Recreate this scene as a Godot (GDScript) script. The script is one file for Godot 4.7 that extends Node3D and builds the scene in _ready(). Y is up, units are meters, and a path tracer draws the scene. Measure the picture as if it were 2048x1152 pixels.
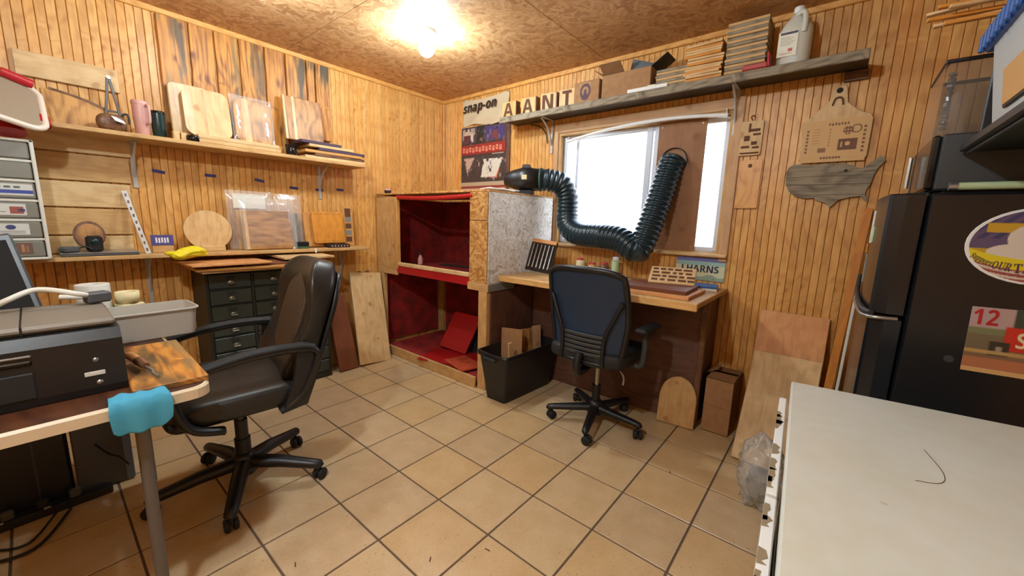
extends Node3D
# A home workshop: beadboard walls, tiled floor, OSB ceiling. Metres; +X is the window wall, -Z the long shelf wall.

const T := 0.3048          # one floor tile
const XW := 2.103          # window wall
const ZW := -2.359         # shelf wall
const XB := -1.95          # wall behind, left
const ZB := 1.86           # wall behind the fridge
const H := 2.44
var rng := RandomNumberGenerator.new()
var M := {}
var TX := {}
var names := {}

# ---------------------------------------------------------------- nodes
func numbered(called: String) -> String:
	var n: int = names.get(called, 0)
	names[called] = n + 1
	return called if n == 0 else "%s_%03d" % [called, n]

func tag(o: Node3D, label: String, category: String, group := "") -> Node3D:
	o.set_meta("label", label)
	o.set_meta("category", category)
	if group != "":
		o.set_meta("group", group)
	return o

func thing(called: String, label: String, category: String, at := Vector3.ZERO, turn := 0.0, group := "") -> Node3D:
	var o := Node3D.new()
	o.name = numbered(called)
	add_child(o)
	o.position = at
	o.rotation.y = turn
	return tag(o, label, category, group)

func put(parent: Node, called: String, mesh: Mesh, m: Material, xf := Transform3D.IDENTITY, label := "") -> MeshInstance3D:
	var o := MeshInstance3D.new()
	o.name = called if parent != self else numbered(called)
	o.mesh = mesh
	o.material_override = m
	o.transform = xf
	parent.add_child(o, true)
	if label != "":
		o.set_meta("label", label)
	return o

func solo(called: String, label: String, category: String, mesh: Mesh, m: Material, xf := Transform3D.IDENTITY, group := "") -> MeshInstance3D:
	var o := put(self, called, mesh, m, xf)
	tag(o, label, category, group)
	return o

func struct(called: String, at := Vector3.ZERO) -> Node3D:
	var o := Node3D.new()
	o.name = called
	add_child(o)
	o.position = at
	o.set_meta("kind", "structure")
	return o

func dup(root: Node3D, at: Vector3, turn: float, label := "") -> Node3D:
	var r: Node3D = root.duplicate()
	var base: String = root.name
	r.name = numbered(base)
	add_child(r)
	r.position = at
	r.rotation.y = turn
	if label != "":
		r.set_meta("label", label)
	return r

func xf(at: Vector3, rot := Vector3.ZERO) -> Transform3D:
	return Transform3D(Basis.from_euler(Vector3(deg_to_rad(rot.x), deg_to_rad(rot.y), deg_to_rad(rot.z))), at)

# ---------------------------------------------------------------- geometry
func st() -> SurfaceTool:
	var s := SurfaceTool.new()
	s.begin(Mesh.PRIMITIVE_TRIANGLES)
	return s

func tri(s: SurfaceTool, p: Array, n: Array, u: Array) -> void:
	var face: Vector3 = (p[1] - p[0]).cross(p[2] - p[0])
	var order := [0, 2, 1] if face.dot(n[0] + n[1] + n[2]) > 0.0 else [0, 1, 2]
	for k in order:
		s.set_normal(n[k])
		s.set_uv(u[k])
		s.add_vertex(p[k])

func quad(s: SurfaceTool, a: Vector3, b: Vector3, c: Vector3, d: Vector3, n: Vector3, ua := Vector2(0, 0), ub := Vector2(1, 0), uc := Vector2(1, 1), ud := Vector2(0, 1)) -> void:
	tri(s, [a, b, c], [n, n, n], [ua, ub, uc])
	tri(s, [a, c, d], [n, n, n], [ua, uc, ud])

# chamfered box; texture v runs along its longest side, in metres
func rbox(s: SurfaceTool, size: Vector3, t := Transform3D.IDENTITY, bev := 0.003) -> void:
	var hs := size * 0.5
	bev = minf(bev, minf(hs.x, minf(hs.y, hs.z)) * 0.9)
	var long := 0
	if size.y >= size.x and size.y >= size.z:
		long = 1
	elif size.z >= size.x and size.z >= size.y:
		long = 2
	var off := Vector2(rng.randf(), rng.randf())
	var ins := hs - Vector3.ONE * bev
	var v := {}
	for sx in [-1, 1]:
		for sy in [-1, 1]:
			for sz in [-1, 1]:
				var sg := Vector3(sx, sy, sz)
				for ax in 3:
					var q := ins * sg
					q[ax] = hs[ax] * sg[ax]
					v[[sx, sy, sz, ax]] = q
	var uvf := func(q: Vector3, ax: int) -> Vector2:
		var o: Array = [0, 1, 2]
		o.erase(ax)
		if o[0] == long:
			o.reverse()
		return Vector2(q[o[0]], q[o[1]]) + off + Vector2(0.37, 0.21) * ax
	for ax in 3:
		var b := (ax + 1) % 3
		var c := (ax + 2) % 3
		for sg in [-1, 1]:
			var n := Vector3.ZERO
			n[ax] = sg
			var ps := []
			for k in [[-1, -1], [1, -1], [1, 1], [-1, 1]]:
				var key := [0, 0, 0, ax]
				key[ax] = sg
				key[b] = k[0]
				key[c] = k[1]
				ps.append(v[key])
			var us := ps.map(func(q): return uvf.call(q, ax))
			var w := ps.map(func(q): return t * q)
			quad(s, w[0], w[1], w[2], w[3], (t.basis * n).normalized(), us[0], us[1], us[2], us[3])
	if bev > 0.0:
		for ax in 3:
			var b := (ax + 1) % 3
			var c := (ax + 2) % 3
			for sb in [-1, 1]:
				for sc in [-1, 1]:
					var n := Vector3.ZERO
					n[b] = sb
					n[c] = sc
					var k0 := [0, 0, 0, b]
					k0[b] = sb
					k0[c] = sc
					k0[ax] = -1
					var k1 := k0.duplicate()
					k1[ax] = 1
					var k2 := k1.duplicate()
					k2[3] = c
					var k3 := k0.duplicate()
					k3[3] = c
					var ps := [v[k0], v[k1], v[k2], v[k3]]
					var w := ps.map(func(q): return t * q)
					var us := ps.map(func(q): return uvf.call(q, b))
					quad(s, w[0], w[1], w[2], w[3], (t.basis * n).normalized(), us[0], us[1], us[2], us[3])
		for sx in [-1, 1]:
			for sy in [-1, 1]:
				for sz in [-1, 1]:
					var n := (t.basis * Vector3(sx, sy, sz)).normalized()
					var w := [t * v[[sx, sy, sz, 0]], t * v[[sx, sy, sz, 1]], t * v[[sx, sy, sz, 2]]]
					tri(s, w, [n, n, n], [off, off, off])

func box(size: Vector3, bev := 0.003, t := Transform3D.IDENTITY) -> ArrayMesh:
	var s := st()
	rbox(s, size, t, bev)
	return s.commit()

# box between two points: long axis a->b, its width along wdir
func beam_xf(a: Vector3, b: Vector3, wdir: Vector3) -> Transform3D:
	var y := (b - a).normalized()
	var z := wdir.cross(y).normalized()
	var x := y.cross(z).normalized()
	return Transform3D(Basis(x, y, z), (a + b) * 0.5)

func beam(s: SurfaceTool, a: Vector3, b: Vector3, wdir: Vector3, w: float, t: float, bev := 0.002) -> void:
	rbox(s, Vector3(w, a.distance_to(b), t), beam_xf(a, b, wdir), bev)

func ring_frame(dir: Vector3, hint: Vector3) -> Array:
	var x := hint - dir * hint.dot(dir)
	if x.length() < 0.01:
		x = Vector3(1, 0, 0) - dir * dir.x
		if x.length() < 0.01:
			x = Vector3(0, 0, 1)
	x = x.normalized()
	return [x, dir.cross(x).normalized()]

# swept tube; r may be a number or an array of radii; ex flattens the section
func tube(s: SurfaceTool, pts: Array, r: Variant, n := 12, caps := true, ex := Vector2.ONE, hint := Vector3.UP) -> void:
	var rings := []
	var nrm := []
	var along := 0.0
	var vs := []
	var h := hint
	for i in pts.size():
		var d: Vector3 = (pts[mini(i + 1, pts.size() - 1)] - pts[maxi(i - 1, 0)]).normalized()
		var f := ring_frame(d, h)
		h = f[0]
		var rr: float = r[i] if r is Array else r
		if i > 0:
			along += (pts[i] - pts[i - 1]).length()
		vs.append(along)
		var ring := []
		var rn := []
		var ia := maxi(i - 1, 0)
		var ib := mini(i + 1, pts.size() - 1)
		var run: float = (pts[ib] - pts[ia]).length()
		var slope: float = (r[ib] - r[ia]) / maxf(run, 1e-5) if r is Array else 0.0
		for k in n + 1:
			var a := TAU * k / n
			var q: Vector3 = f[0] * cos(a) * ex.x + f[1] * sin(a) * ex.y
			ring.append(pts[i] + q * rr)
			rn.append(((f[0] * cos(a) / ex.x + f[1] * sin(a) / ex.y).normalized() - d * slope).normalized())
		rings.append(ring)
		nrm.append(rn)
	for i in pts.size() - 1:
		for k in n:
			var u0 := float(k) / n * 0.2
			var u1 := float(k + 1) / n * 0.2
			tri(s, [rings[i][k], rings[i][k + 1], rings[i + 1][k + 1]], [nrm[i][k], nrm[i][k + 1], nrm[i + 1][k + 1]], [Vector2(u0, vs[i]), Vector2(u1, vs[i]), Vector2(u1, vs[i + 1])])
			tri(s, [rings[i][k], rings[i + 1][k + 1], rings[i + 1][k]], [nrm[i][k], nrm[i + 1][k + 1], nrm[i + 1][k]], [Vector2(u0, vs[i]), Vector2(u1, vs[i + 1]), Vector2(u0, vs[i + 1])])
	if caps:
		for e in [0, pts.size() - 1]:
			var d: Vector3 = (pts[0] - pts[1]).normalized() if e == 0 else (pts[e] - pts[e - 1]).normalized()
			for k in n:
				tri(s, [pts[e], rings[e][k], rings[e][k + 1]], [d, d, d], [Vector2.ZERO, Vector2(0.1, 0), Vector2(0, 0.1)])

func rod(a: Vector3, b: Vector3, r: float, n := 12, r2 := -1.0) -> ArrayMesh:
	var s := st()
	tube(s, [a, b], [r, r if r2 < 0.0 else r2], n)
	return s.commit()

# turned shape; profile of Vector2(radius, height); doubled points keep an edge sharp
func lathe(s: SurfaceTool, prof: Array, t := Transform3D.IDENTITY, n := 24) -> void:
	for i in prof.size() - 1:
		var a: Vector2 = prof[i]
		var b: Vector2 = prof[i + 1]
		if a.distance_to(b) < 1e-5:
			continue
		var na := Vector2((b - a).y, -(b - a).x).normalized()
		var n0 := na
		var n1 := na
		if i > 0 and prof[i - 1].distance_to(a) > 1e-5:
			var e: Vector2 = a - prof[i - 1]
			n0 = (na + Vector2(e.y, -e.x).normalized()).normalized()
		if i < prof.size() - 2 and prof[i + 2].distance_to(b) > 1e-5:
			var e: Vector2 = prof[i + 2] - b
			n1 = (na + Vector2(e.y, -e.x).normalized()).normalized()
		for k in n:
			var c0 := Vector2(cos(TAU * k / n), sin(TAU * k / n))
			var c1 := Vector2(cos(TAU * (k + 1) / n), sin(TAU * (k + 1) / n))
			var p := [Vector3(a.x * c0.x, a.y, a.x * c0.y), Vector3(a.x * c1.x, a.y, a.x * c1.y), Vector3(b.x * c1.x, b.y, b.x * c1.y), Vector3(b.x * c0.x, b.y, b.x * c0.y)]
			var q := [Vector3(n0.x * c0.x, n0.y, n0.x * c0.y), Vector3(n0.x * c1.x, n0.y, n0.x * c1.y), Vector3(n1.x * c1.x, n1.y, n1.x * c1.y), Vector3(n1.x * c0.x, n1.y, n1.x * c0.y)]
			var u := [Vector2(float(k) / n, a.y), Vector2(float(k + 1) / n, a.y), Vector2(float(k + 1) / n, b.y), Vector2(float(k) / n, b.y)]
			for j in 4:
				p[j] = t * p[j]
				q[j] = (t.basis * q[j]).normalized()
			if a.x > 1e-5:
				tri(s, [p[0], p[1], p[2]], [q[0], q[1], q[2]], [u[0], u[1], u[2]])
			if b.x > 1e-5:
				tri(s, [p[0], p[2], p[3]], [q[0], q[2], q[3]], [u[0], u[2], u[3]])

func turned(prof: Array, n := 24) -> ArrayMesh:
	var s := st()
	lathe(s, prof, Transform3D.IDENTITY, n)
	return s.commit()

# outline in x,y pushed out along z from 0 to depth, with a small chamfer at the front
func prism(s: SurfaceTool, outline: Array, depth: float, t := Transform3D.IDENTITY, bev := 0.0, uvscale := 1.0) -> void:
	var poly := PackedVector2Array(outline)
	if Geometry2D.is_polygon_clockwise(poly):
		poly.reverse()
	var idx := Geometry2D.triangulate_polygon(poly)
	var front := poly
	if bev > 0.0:
		var inner := Geometry2D.offset_polygon(poly, -bev)
		if inner.size() == 1:
			front = inner[0]
	var fidx := Geometry2D.triangulate_polygon(front)
	var nf := (t.basis * Vector3(0, 0, 1)).normalized()
	for k in range(0, fidx.size(), 3):
		var p := []
		var u := []
		for j in 3:
			var q := front[fidx[k + j]]
			p.append(t * Vector3(q.x, q.y, depth))
			u.append(q * uvscale)
		tri(s, p, [nf, nf, nf], u)
	for k in range(0, idx.size(), 3):
		var p := []
		var u := []
		for j in 3:
			var q := poly[idx[k + j]]
			p.append(t * Vector3(q.x, q.y, 0))
			u.append(q * uvscale)
		tri(s, p, [-nf, -nf, -nf], u)
	var zf := depth - bev if front != poly else depth
	for k in poly.size():
		var a := poly[k]
		var b := poly[(k + 1) % poly.size()]
		var d := (b - a).normalized()
		var n := (t.basis * Vector3(d.y, -d.x, 0)).normalized()
		quad(s, t * Vector3(a.x, a.y, 0), t * Vector3(b.x, b.y, 0), t * Vector3(b.x, b.y, zf), t * Vector3(a.x, a.y, zf), n, a * uvscale, b * uvscale, b * uvscale + Vector2(0.02, 0.02), a * uvscale + Vector2(0.02, 0.02))
	if front != poly:
		# chamfer: join each outer edge to the nearest inner points
		for k in poly.size():
			var a := poly[k]
			var b := poly[(k + 1) % poly.size()]
			var ia := near_point(front, a)
			var ib := near_point(front, b)
			var d := (b - a).normalized()
			var n := (t.basis * Vector3(d.y, -d.x, 1.0)).normalized()
			quad(s, t * Vector3(a.x, a.y, zf), t * Vector3(b.x, b.y, zf), t * Vector3(ib.x, ib.y, depth), t * Vector3(ia.x, ia.y, depth), n, a, b, b, a)

func near_point(poly: PackedVector2Array, a: Vector2) -> Vector2:
	var best := poly[0]
	for q in poly:
		if q.distance_squared_to(a) < best.distance_squared_to(a):
			best = q
	return best

func rrect(w: float, h: float, r: float, n := 5) -> Array:
	var o := []
	for c in [[1, 1, 0], [-1, 1, 1], [-1, -1, 2], [1, -1, 3]]:
		for k in n + 1:
			var a: float = (c[2] + float(k) / n) * PI / 2
			o.append(Vector2(c[0] * (w / 2 - r) + cos(a) * r, c[1] * (h / 2 - r) + sin(a) * r))
	return o

func arc(cx: float, cy: float, rx: float, ry: float, a0: float, a1: float, n: int) -> Array:
	var o := []
	for k in n + 1:
		var a := deg_to_rad(lerpf(a0, a1, float(k) / n))
		o.append(Vector2(cx + cos(a) * rx, cy + sin(a) * ry))
	return o

func pris(outline: Array, depth: float, bev := 0.0, t := Transform3D.IDENTITY) -> ArrayMesh:
	var s := st()
	prism(s, outline, depth, t, bev)
	return s.commit()

# rounded cushion: a superellipsoid, optionally bent by f(point) -> point
func cushion(s: SurfaceTool, size: Vector3, e := 0.35, bend: Variant = null, nu := 28, nv := 14) -> void:
	var pw := func(x: float, k: float) -> float: return signf(x) * pow(absf(x), k)
	var g := []
	for j in nv + 1:
		var ph := -PI / 2 + PI * j / nv
		var row := []
		for i in nu + 1:
			var th := TAU * i / nu
			var q := Vector3(pw.call(cos(ph), e) * pw.call(cos(th), e), pw.call(sin(ph), e * 1.6), pw.call(cos(ph), e) * pw.call(sin(th), e)) * size * 0.5
			row.append(bend.call(q) if bend else q)
		g.append(row)
	skin(s, g, true)

# smooth skin over a grid of points
func skin(s: SurfaceTool, g: Array, wrap := false, uv := Vector2.ONE) -> void:
	var nv := g.size()
	var nu: int = g[0].size()
	var nn := []
	for j in nv:
		var row := []
		for i in nu:
			var ip := i + 1 if i < nu - 1 else (1 if wrap else i)
			var im := i - 1 if i > 0 else (nu - 2 if wrap else i)
			var du: Vector3 = g[j][ip] - g[j][im]
			var dv: Vector3 = g[mini(j + 1, nv - 1)][i] - g[maxi(j - 1, 0)][i]
			var n := dv.cross(du)
			row.append(n.normalized() if n.length() > 1e-12 else Vector3.ZERO)
		nn.append(row)
	for j in nv:
		for i in nu:
			if nn[j][i] == Vector3.ZERO:
				var jj := j + 1 if j == 0 else j - 1
				var sum := Vector3.ZERO
				for k in nu:
					sum += nn[jj][k]
				nn[j][i] = sum.normalized()
	for j in nv - 1:
		for i in nu - 1:
			var p := [g[j][i], g[j][i + 1], g[j + 1][i + 1], g[j + 1][i]]
			var n := [nn[j][i], nn[j][i + 1], nn[j + 1][i + 1], nn[j + 1][i]]
			var u := [Vector2(float(i) / (nu - 1), float(j) / (nv - 1)) * uv, Vector2(float(i + 1) / (nu - 1), float(j) / (nv - 1)) * uv, Vector2(float(i + 1) / (nu - 1), float(j + 1) / (nv - 1)) * uv, Vector2(float(i) / (nu - 1), float(j + 1) / (nv - 1)) * uv]
			tri(s, [p[0], p[1], p[2]], [n[0], n[1], n[2]], [u[0], u[1], u[2]])
			tri(s, [p[0], p[2], p[3]], [n[0], n[2], n[3]], [u[0], u[2], u[3]])

func curve(pts: Array, per := 8) -> Array:
	var o := []
	for i in pts.size() - 1:
		var p0: Vector3 = pts[maxi(i - 1, 0)]
		var p3: Vector3 = pts[mini(i + 2, pts.size() - 1)]
		for k in per:
			o.append(pts[i].cubic_interpolate(pts[i + 1], p0, p3, float(k) / per))
	o.append(pts[-1])
	return o

# flat print on a rectangle: uv 0..1 over the front, thin body behind
func card(w: float, h: float, t := 0.001) -> ArrayMesh:
	var s := st()
	var a := Vector3(-w / 2, -h / 2, t)
	var b := Vector3(w / 2, -h / 2, t)
	var c := Vector3(w / 2, h / 2, t)
	var d := Vector3(-w / 2, h / 2, t)
	quad(s, a, b, c, d, Vector3(0, 0, 1), Vector2(0, 1), Vector2(1, 1), Vector2(1, 0), Vector2(0, 0))
	var z := Vector3(0, 0, -t)
	var e := Vector2(0.01, 0.01)
	quad(s, a + z, b + z, c + z, d + z, Vector3(0, 0, -1), e, e, e, e)
	quad(s, a, b, b + z, a + z, Vector3(0, -1, 0), e, e, e, e)
	quad(s, d, c, c + z, d + z, Vector3(0, 1, 0), e, e, e, e)
	quad(s, a, d, d + z, a + z, Vector3(-1, 0, 0), e, e, e, e)
	quad(s, b, c, c + z, b + z, Vector3(1, 0, 0), e, e, e, e)
	return s.commit()

func letters(text: String, size: float, depth := 0.002, serif := false) -> TextMesh:
	var t := TextMesh.new()
	var f := SystemFont.new()
	f.font_names = PackedStringArray(["Droid Serif" if serif else "Droid Sans"])
	f.font_weight = 700
	t.font = f
	t.text = text
	t.font_size = 32
	t.pixel_size = size / 24.0
	t.depth = depth
	t.curve_step = 1.5
	return t

# ---------------------------------------------------------------- materials
func noise_img(w: int, h: int, freq: float, stretch: int, sd: int, oct := 4) -> Image:
	var n := FastNoiseLite.new()
	n.noise_type = FastNoiseLite.TYPE_SIMPLEX
	n.seed = sd
	n.frequency = freq
	n.fractal_octaves = oct
	var im := n.get_seamless_image(w, maxi(8, h / stretch))
	im.convert(Image.FORMAT_L8)
	im.resize(w, h, Image.INTERPOLATE_CUBIC)
	return im

func wood_tex(light: Color, dark: Color, rings: float, warp: float, contrast: float, sd: int, knots := 3, w := 256, h := 512) -> ImageTexture:
	var fine := noise_img(w, h, 0.09, 24, sd)
	var broad := noise_img(w, h, 0.012, 5, sd + 7, 2)
	var patch := noise_img(w, h, 0.02, 2, sd + 13, 3)
	var fd := fine.get_data()
	var bd := broad.get_data()
	var pd := patch.get_data()
	var r := RandomNumberGenerator.new()
	r.seed = sd
	var kn := []
	for k in knots:
		kn.append([r.randf() * w, r.randf() * h, r.randf_range(4, 9)])
	var out := PackedByteArray()
	out.resize(w * h * 3)
	var at := 0
	for y in h:
		for x in w:
			var g := fd[at] / 255.0
			var b := bd[at] / 255.0
			var p := pd[at] / 255.0
			var shift := 0.0
			var kd := 0.0
			for k in kn:
				var dx: float = absf(x - k[0])
				dx = minf(dx, w - dx)
				var dy: float = absf(y - k[1])
				dy = minf(dy, h - dy) * 0.55
				var d: float = sqrt(dx * dx + dy * dy) / k[2]
				if d < 4.0:
					shift += 0.5 * exp(-d * 0.8)
					kd += exp(-d * d * 1.2)
			var s := 0.5 + 0.5 * sin(TAU * (float(x) / w * rings + b * warp + shift))
			s = s * s
			var t := clampf(contrast * (0.55 * s + 0.75 * (g - 0.35)) + 0.35 * (p - 0.5) + 0.8 * kd, 0.0, 1.0)
			var c := light.lerp(dark, t)
			out[at * 3] = int(c.r * 255)
			out[at * 3 + 1] = int(c.g * 255)
			out[at * 3 + 2] = int(c.b * 255)
			at += 1
	return ImageTexture.create_from_image(Image.create_from_data(w, h, false, Image.FORMAT_RGB8, out))

func mottle_tex(a: Color, b: Color, freq: float, sd: int, specks := 0, speck := Color.BLACK, w := 256, h := 256) -> ImageTexture:
	var n0 := noise_img(w, h, freq, 1, sd, 4).get_data()
	var n1 := noise_img(w, h, freq * 8.0, 1, sd + 3, 2).get_data()
	var im := Image.create(w, h, false, Image.FORMAT_RGB8)
	var at := 0
	for y in h:
		for x in w:
			im.set_pixel(x, y, a.lerp(b, clampf(0.8 * n0[at] / 255.0 + 0.4 * (n1[at] / 255.0 - 0.5), 0, 1)))
			at += 1
	var r := RandomNumberGenerator.new()
	r.seed = sd
	for k in specks:
		var c := im.get_pixel(0, 0).lerp(speck, r.randf_range(0.3, 0.9))
		im.fill_rect(Rect2i(r.randi_range(0, w - 4), r.randi_range(0, h - 4), r.randi_range(1, 3), r.randi_range(1, 2)), c)
	return ImageTexture.create_from_image(im)

func osb_tex(tones: Array, sd: int, w := 512, flakes := 1500) -> ImageTexture:
	var im := Image.create(w, w, false, Image.FORMAT_RGB8)
	im.fill(tones[0])
	var r := RandomNumberGenerator.new()
	r.seed = sd
	for k in flakes:
		var c: Color = tones[r.randi() % tones.size()].lerp(tones[r.randi() % tones.size()], r.randf())
		var cx := r.randf() * w
		var cy := r.randf() * w
		var a := r.randf() * PI
		var l := r.randf_range(14, 34)
		var t := r.randf_range(3, 8)
		var d := Vector2(cos(a), sin(a))
		var e := Vector2(-d.y, d.x)
		var i := -l
		while i < l:
			var j := -t
			var shade := c.lerp(tones[1], r.randf() * 0.25)
			while j < t:
				im.set_pixel(posmod(int(cx + d.x * i + e.x * j), w), posmod(int(cy + d.y * i + e.y * j), w), shade if j < t - 1.5 else c.lerp(tones[-1], 0.6))
				j += 0.8
			i += 0.8
	return ImageTexture.create_from_image(im)

func mat(key: String, col: Color, rough := 0.7, metal := 0.0, tex: Texture2D = null, scale := 1.0) -> StandardMaterial3D:
	var m := StandardMaterial3D.new()
	m.resource_name = key
	m.albedo_color = col
	m.roughness = rough
	m.metallic = metal
	if tex:
		m.albedo_texture = tex
		m.uv1_scale = Vector3(scale, scale, scale)
	M[key] = m
	return m

func tri_mat(key: String, col: Color, rough: float, tex: Texture2D, scale: float) -> StandardMaterial3D:
	var m := mat(key, col, rough, 0.0, tex, scale)
	m.uv1_triplanar = true
	return m

func print_mat(key: String, im: Image, rough := 0.5) -> StandardMaterial3D:
	return mat(key, Color.WHITE, rough, 0.0, ImageTexture.create_from_image(im))

func rgb(r: int, g: int, b: int) -> Color:
	return Color(r / 255.0, g / 255.0, b / 255.0)

func materials() -> void:
	TX.pine = wood_tex(rgb(221, 167, 94), rgb(178, 116, 52), 5, 2.4, 0.55, 11, 4)
	TX.board = wood_tex(rgb(216, 182, 130), rgb(180, 136, 84), 3, 1.4, 0.5, 21, 4)
	TX.slab = wood_tex(rgb(200, 148, 80), rgb(120, 72, 32), 3, 1.8, 0.75, 31, 3)
	TX.ply = wood_tex(rgb(202, 160, 116), rgb(170, 124, 82), 2, 1.2, 0.45, 41, 5)
	TX.maple = wood_tex(rgb(216, 178, 124), rgb(184, 138, 84), 6, 1.4, 0.65, 51, 0)
	TX.walnut = wood_tex(rgb(122, 82, 52), rgb(70, 42, 26), 4, 2.4, 0.8, 61, 1)
	TX.grey = wood_tex(rgb(150, 136, 112), rgb(92, 80, 64), 5, 2.0, 0.8, 71, 3)
	TX.char = wood_tex(rgb(128, 110, 74), rgb(44, 42, 38), 3, 3.0, 1.0, 81, 2)
	TX.brown = wood_tex(rgb(104, 68, 52), rgb(70, 42, 32), 6, 2.2, 0.6, 91, 0)
	TX.tile = mottle_tex(rgb(206, 180, 140), rgb(192, 164, 122), 0.012, 5, 40, rgb(140, 110, 76))
	TX.tile2 = mottle_tex(rgb(204, 180, 146), rgb(188, 162, 126), 0.014, 15, 40, rgb(130, 104, 76))
	TX.osb = osb_tex([rgb(204, 158, 106), rgb(192, 144, 92), rgb(214, 170, 118), rgb(218, 176, 126), rgb(172, 122, 76)], 3)
	TX.osb2 = osb_tex([rgb(196, 142, 74), rgb(168, 112, 50), rgb(214, 164, 96), rgb(222, 180, 116), rgb(158, 106, 54)], 4)
	TX.white = mottle_tex(rgb(212, 214, 204), rgb(204, 203, 186), 0.008, 25, 10, rgb(168, 146, 106))
	TX.leather = mottle_tex(rgb(26, 24, 22), rgb(42, 38, 33), 0.02, 35)
	TX.card = mottle_tex(rgb(166, 124, 82), rgb(148, 106, 68), 0.02, 45)
	TX.red = mottle_tex(rgb(168, 34, 28), rgb(92, 28, 24), 0.012, 55, 260, rgb(200, 100, 58))
	# wood
	mat("pine", Color(1, 1, 1), 0.42, 0, TX.pine, 1.6)
	mat("pine_b", Color(0.95, 0.93, 0.9), 0.42, 0, TX.pine, 1.6)
	mat("pine_c", Color(1.0, 0.97, 0.92), 0.42, 0, TX.pine, 1.6)
	mat("board", Color(1, 1, 1), 0.6, 0, TX.board, 1.8)
	mat("board_b", Color(0.93, 0.88, 0.8), 0.6, 0, TX.board, 1.8)
	mat("board_pink", Color(0.98, 0.83, 0.72), 0.6, 0, TX.board, 1.8)
	mat("slab", Color(1, 1, 1), 0.45, 0, TX.slab, 1.7)
	mat("slab_b", Color(0.93, 0.9, 0.86), 0.45, 0, TX.slab, 1.7)
	mat("ply", Color(1, 1, 1), 0.6, 0, TX.ply, 1.2)
	mat("maple", Color(1, 1, 1), 0.4, 0, TX.maple, 2.2)
	mat("maple_b", Color(0.95, 0.85, 0.7), 0.4, 0, TX.maple, 2.2)
	mat("honey", Color(1.0, 0.82, 0.5), 0.35, 0, TX.maple, 2.2)
	mat("walnut", Color(1, 1, 1), 0.45, 0, TX.walnut, 2.0)
	mat("grey_wood", Color(1, 1, 1), 0.75, 0, TX.grey, 1.8)
	mat("char", Color(1, 1, 1), 0.7, 0, TX.char, 1.7)
	mat("brown", Color(1, 1, 1), 0.6, 0, TX.brown, 1.2)
	mat("mauve", rgb(140, 100, 92), 0.5, 0, TX.maple, 1.0)
	mat("osb", Color(1, 1, 1), 0.6, 0, TX.osb, 1.0)
	mat("osb_box", Color(1, 1, 1), 0.6, 0, TX.osb2, 1.4)
	mat("tile", Color(1, 1, 1), 0.3, 0, TX.tile, 2.0)
	mat("tile_b", Color(0.98, 0.97, 0.95), 0.3, 0, TX.tile2, 2.0)
	mat("tile_c", Color(1.0, 0.98, 0.94), 0.3, 0, TX.tile, 2.0)
	mat("grout", rgb(98, 80, 64), 0.9)
	tri_mat("cardboard", Color(1, 1, 1), 0.85, TX.card, 3.0)
	tri_mat("cardboard_b", Color(0.88, 0.85, 0.82), 0.85, TX.card, 3.0)
	tri_mat("laminate", Color(1, 1, 1), 0.35, TX.white, 0.9)
	tri_mat("leather", Color(1, 1, 1), 0.38, TX.leather, 5.0)
	tri_mat("red_dust", Color(1, 1, 1), 0.8, TX.red, 1.6)
	mat("red_paint", rgb(168, 22, 24), 0.45)
	# plastics and metals
	mat("black", rgb(22, 22, 24), 0.4)
	mat("black_matt", rgb(26, 27, 28), 0.7)
	mat("black_gloss", rgb(14, 15, 17), 0.14)
	mat("duct", rgb(24, 44, 52), 0.28)
	mat("mesh_cloth", rgb(26, 46, 70), 0.5)
	mat("fridge", rgb(15, 19, 24), 0.3)
	mat("charcoal", rgb(52, 54, 54), 0.5)
	mat("cabinet", rgb(56, 62, 54), 0.42, 0.25)
	mat("cabinet_dark", rgb(36, 40, 35), 0.5, 0.2)
	mat("pewter", rgb(128, 126, 112), 0.35, 0.7)
	mat("steel", rgb(176, 174, 170), 0.32, 0.85)
	mat("grey_paint", rgb(104, 98, 94), 0.45, 0.3)
	mat("bracket", rgb(182, 178, 172), 0.4, 0.2)
	mat("white", rgb(232, 230, 224), 0.4)
	mat("white_b", rgb(214, 212, 200), 0.45)
	mat("beige", rgb(150, 134, 112), 0.5)
	mat("grey", rgb(128, 126, 118), 0.5)
	mat("grey_dark", rgb(74, 76, 78), 0.5)
	mat("blue_grey", rgb(92, 104, 124), 0.5)
	mat("blue", rgb(52, 92, 158), 0.45)
	mat("blue_tape", rgb(58, 52, 110), 0.6)
	mat("yellow", rgb(228, 210, 30), 0.6)
	mat("red", rgb(176, 26, 34), 0.4)
	mat("red_tray", rgb(168, 62, 48), 0.45)
	mat("pink", rgb(206, 152, 140), 0.4)
	mat("green_dark", rgb(18, 44, 42), 0.25)
	mat("purple", rgb(70, 50, 70), 0.6)
	mat("ink", rgb(40, 26, 20), 0.8)
	mat("burn", rgb(96, 58, 34), 0.8)
	mat("paper", rgb(226, 220, 202), 0.85)
	mat("cloth", rgb(196, 176, 142), 0.9)
	mat("cream", rgb(222, 206, 158), 0.7)
	mat("shelf_grey", rgb(128, 122, 108), 0.6, 0, TX.grey, 1.4)
	mat("window_frame", rgb(206, 214, 226), 0.35)
	mat("blue_rag", rgb(66, 152, 184), 0.85)
	mat("frost", rgb(196, 190, 178), 0.45)
	var fr: StandardMaterial3D = M.frost
	fr.transparency = BaseMaterial3D.TRANSPARENCY_ALPHA
	fr.albedo_color.a = 0.82
	var w := mat("jug", rgb(222, 220, 204), 0.4)
	w.transparency = BaseMaterial3D.TRANSPARENCY_ALPHA
	w.albedo_color.a = 0.8
	var g := mat("glass", Color(0.96, 0.98, 1.0, 0.06), 0.02)
	g.transparency = BaseMaterial3D.TRANSPARENCY_ALPHA
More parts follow.
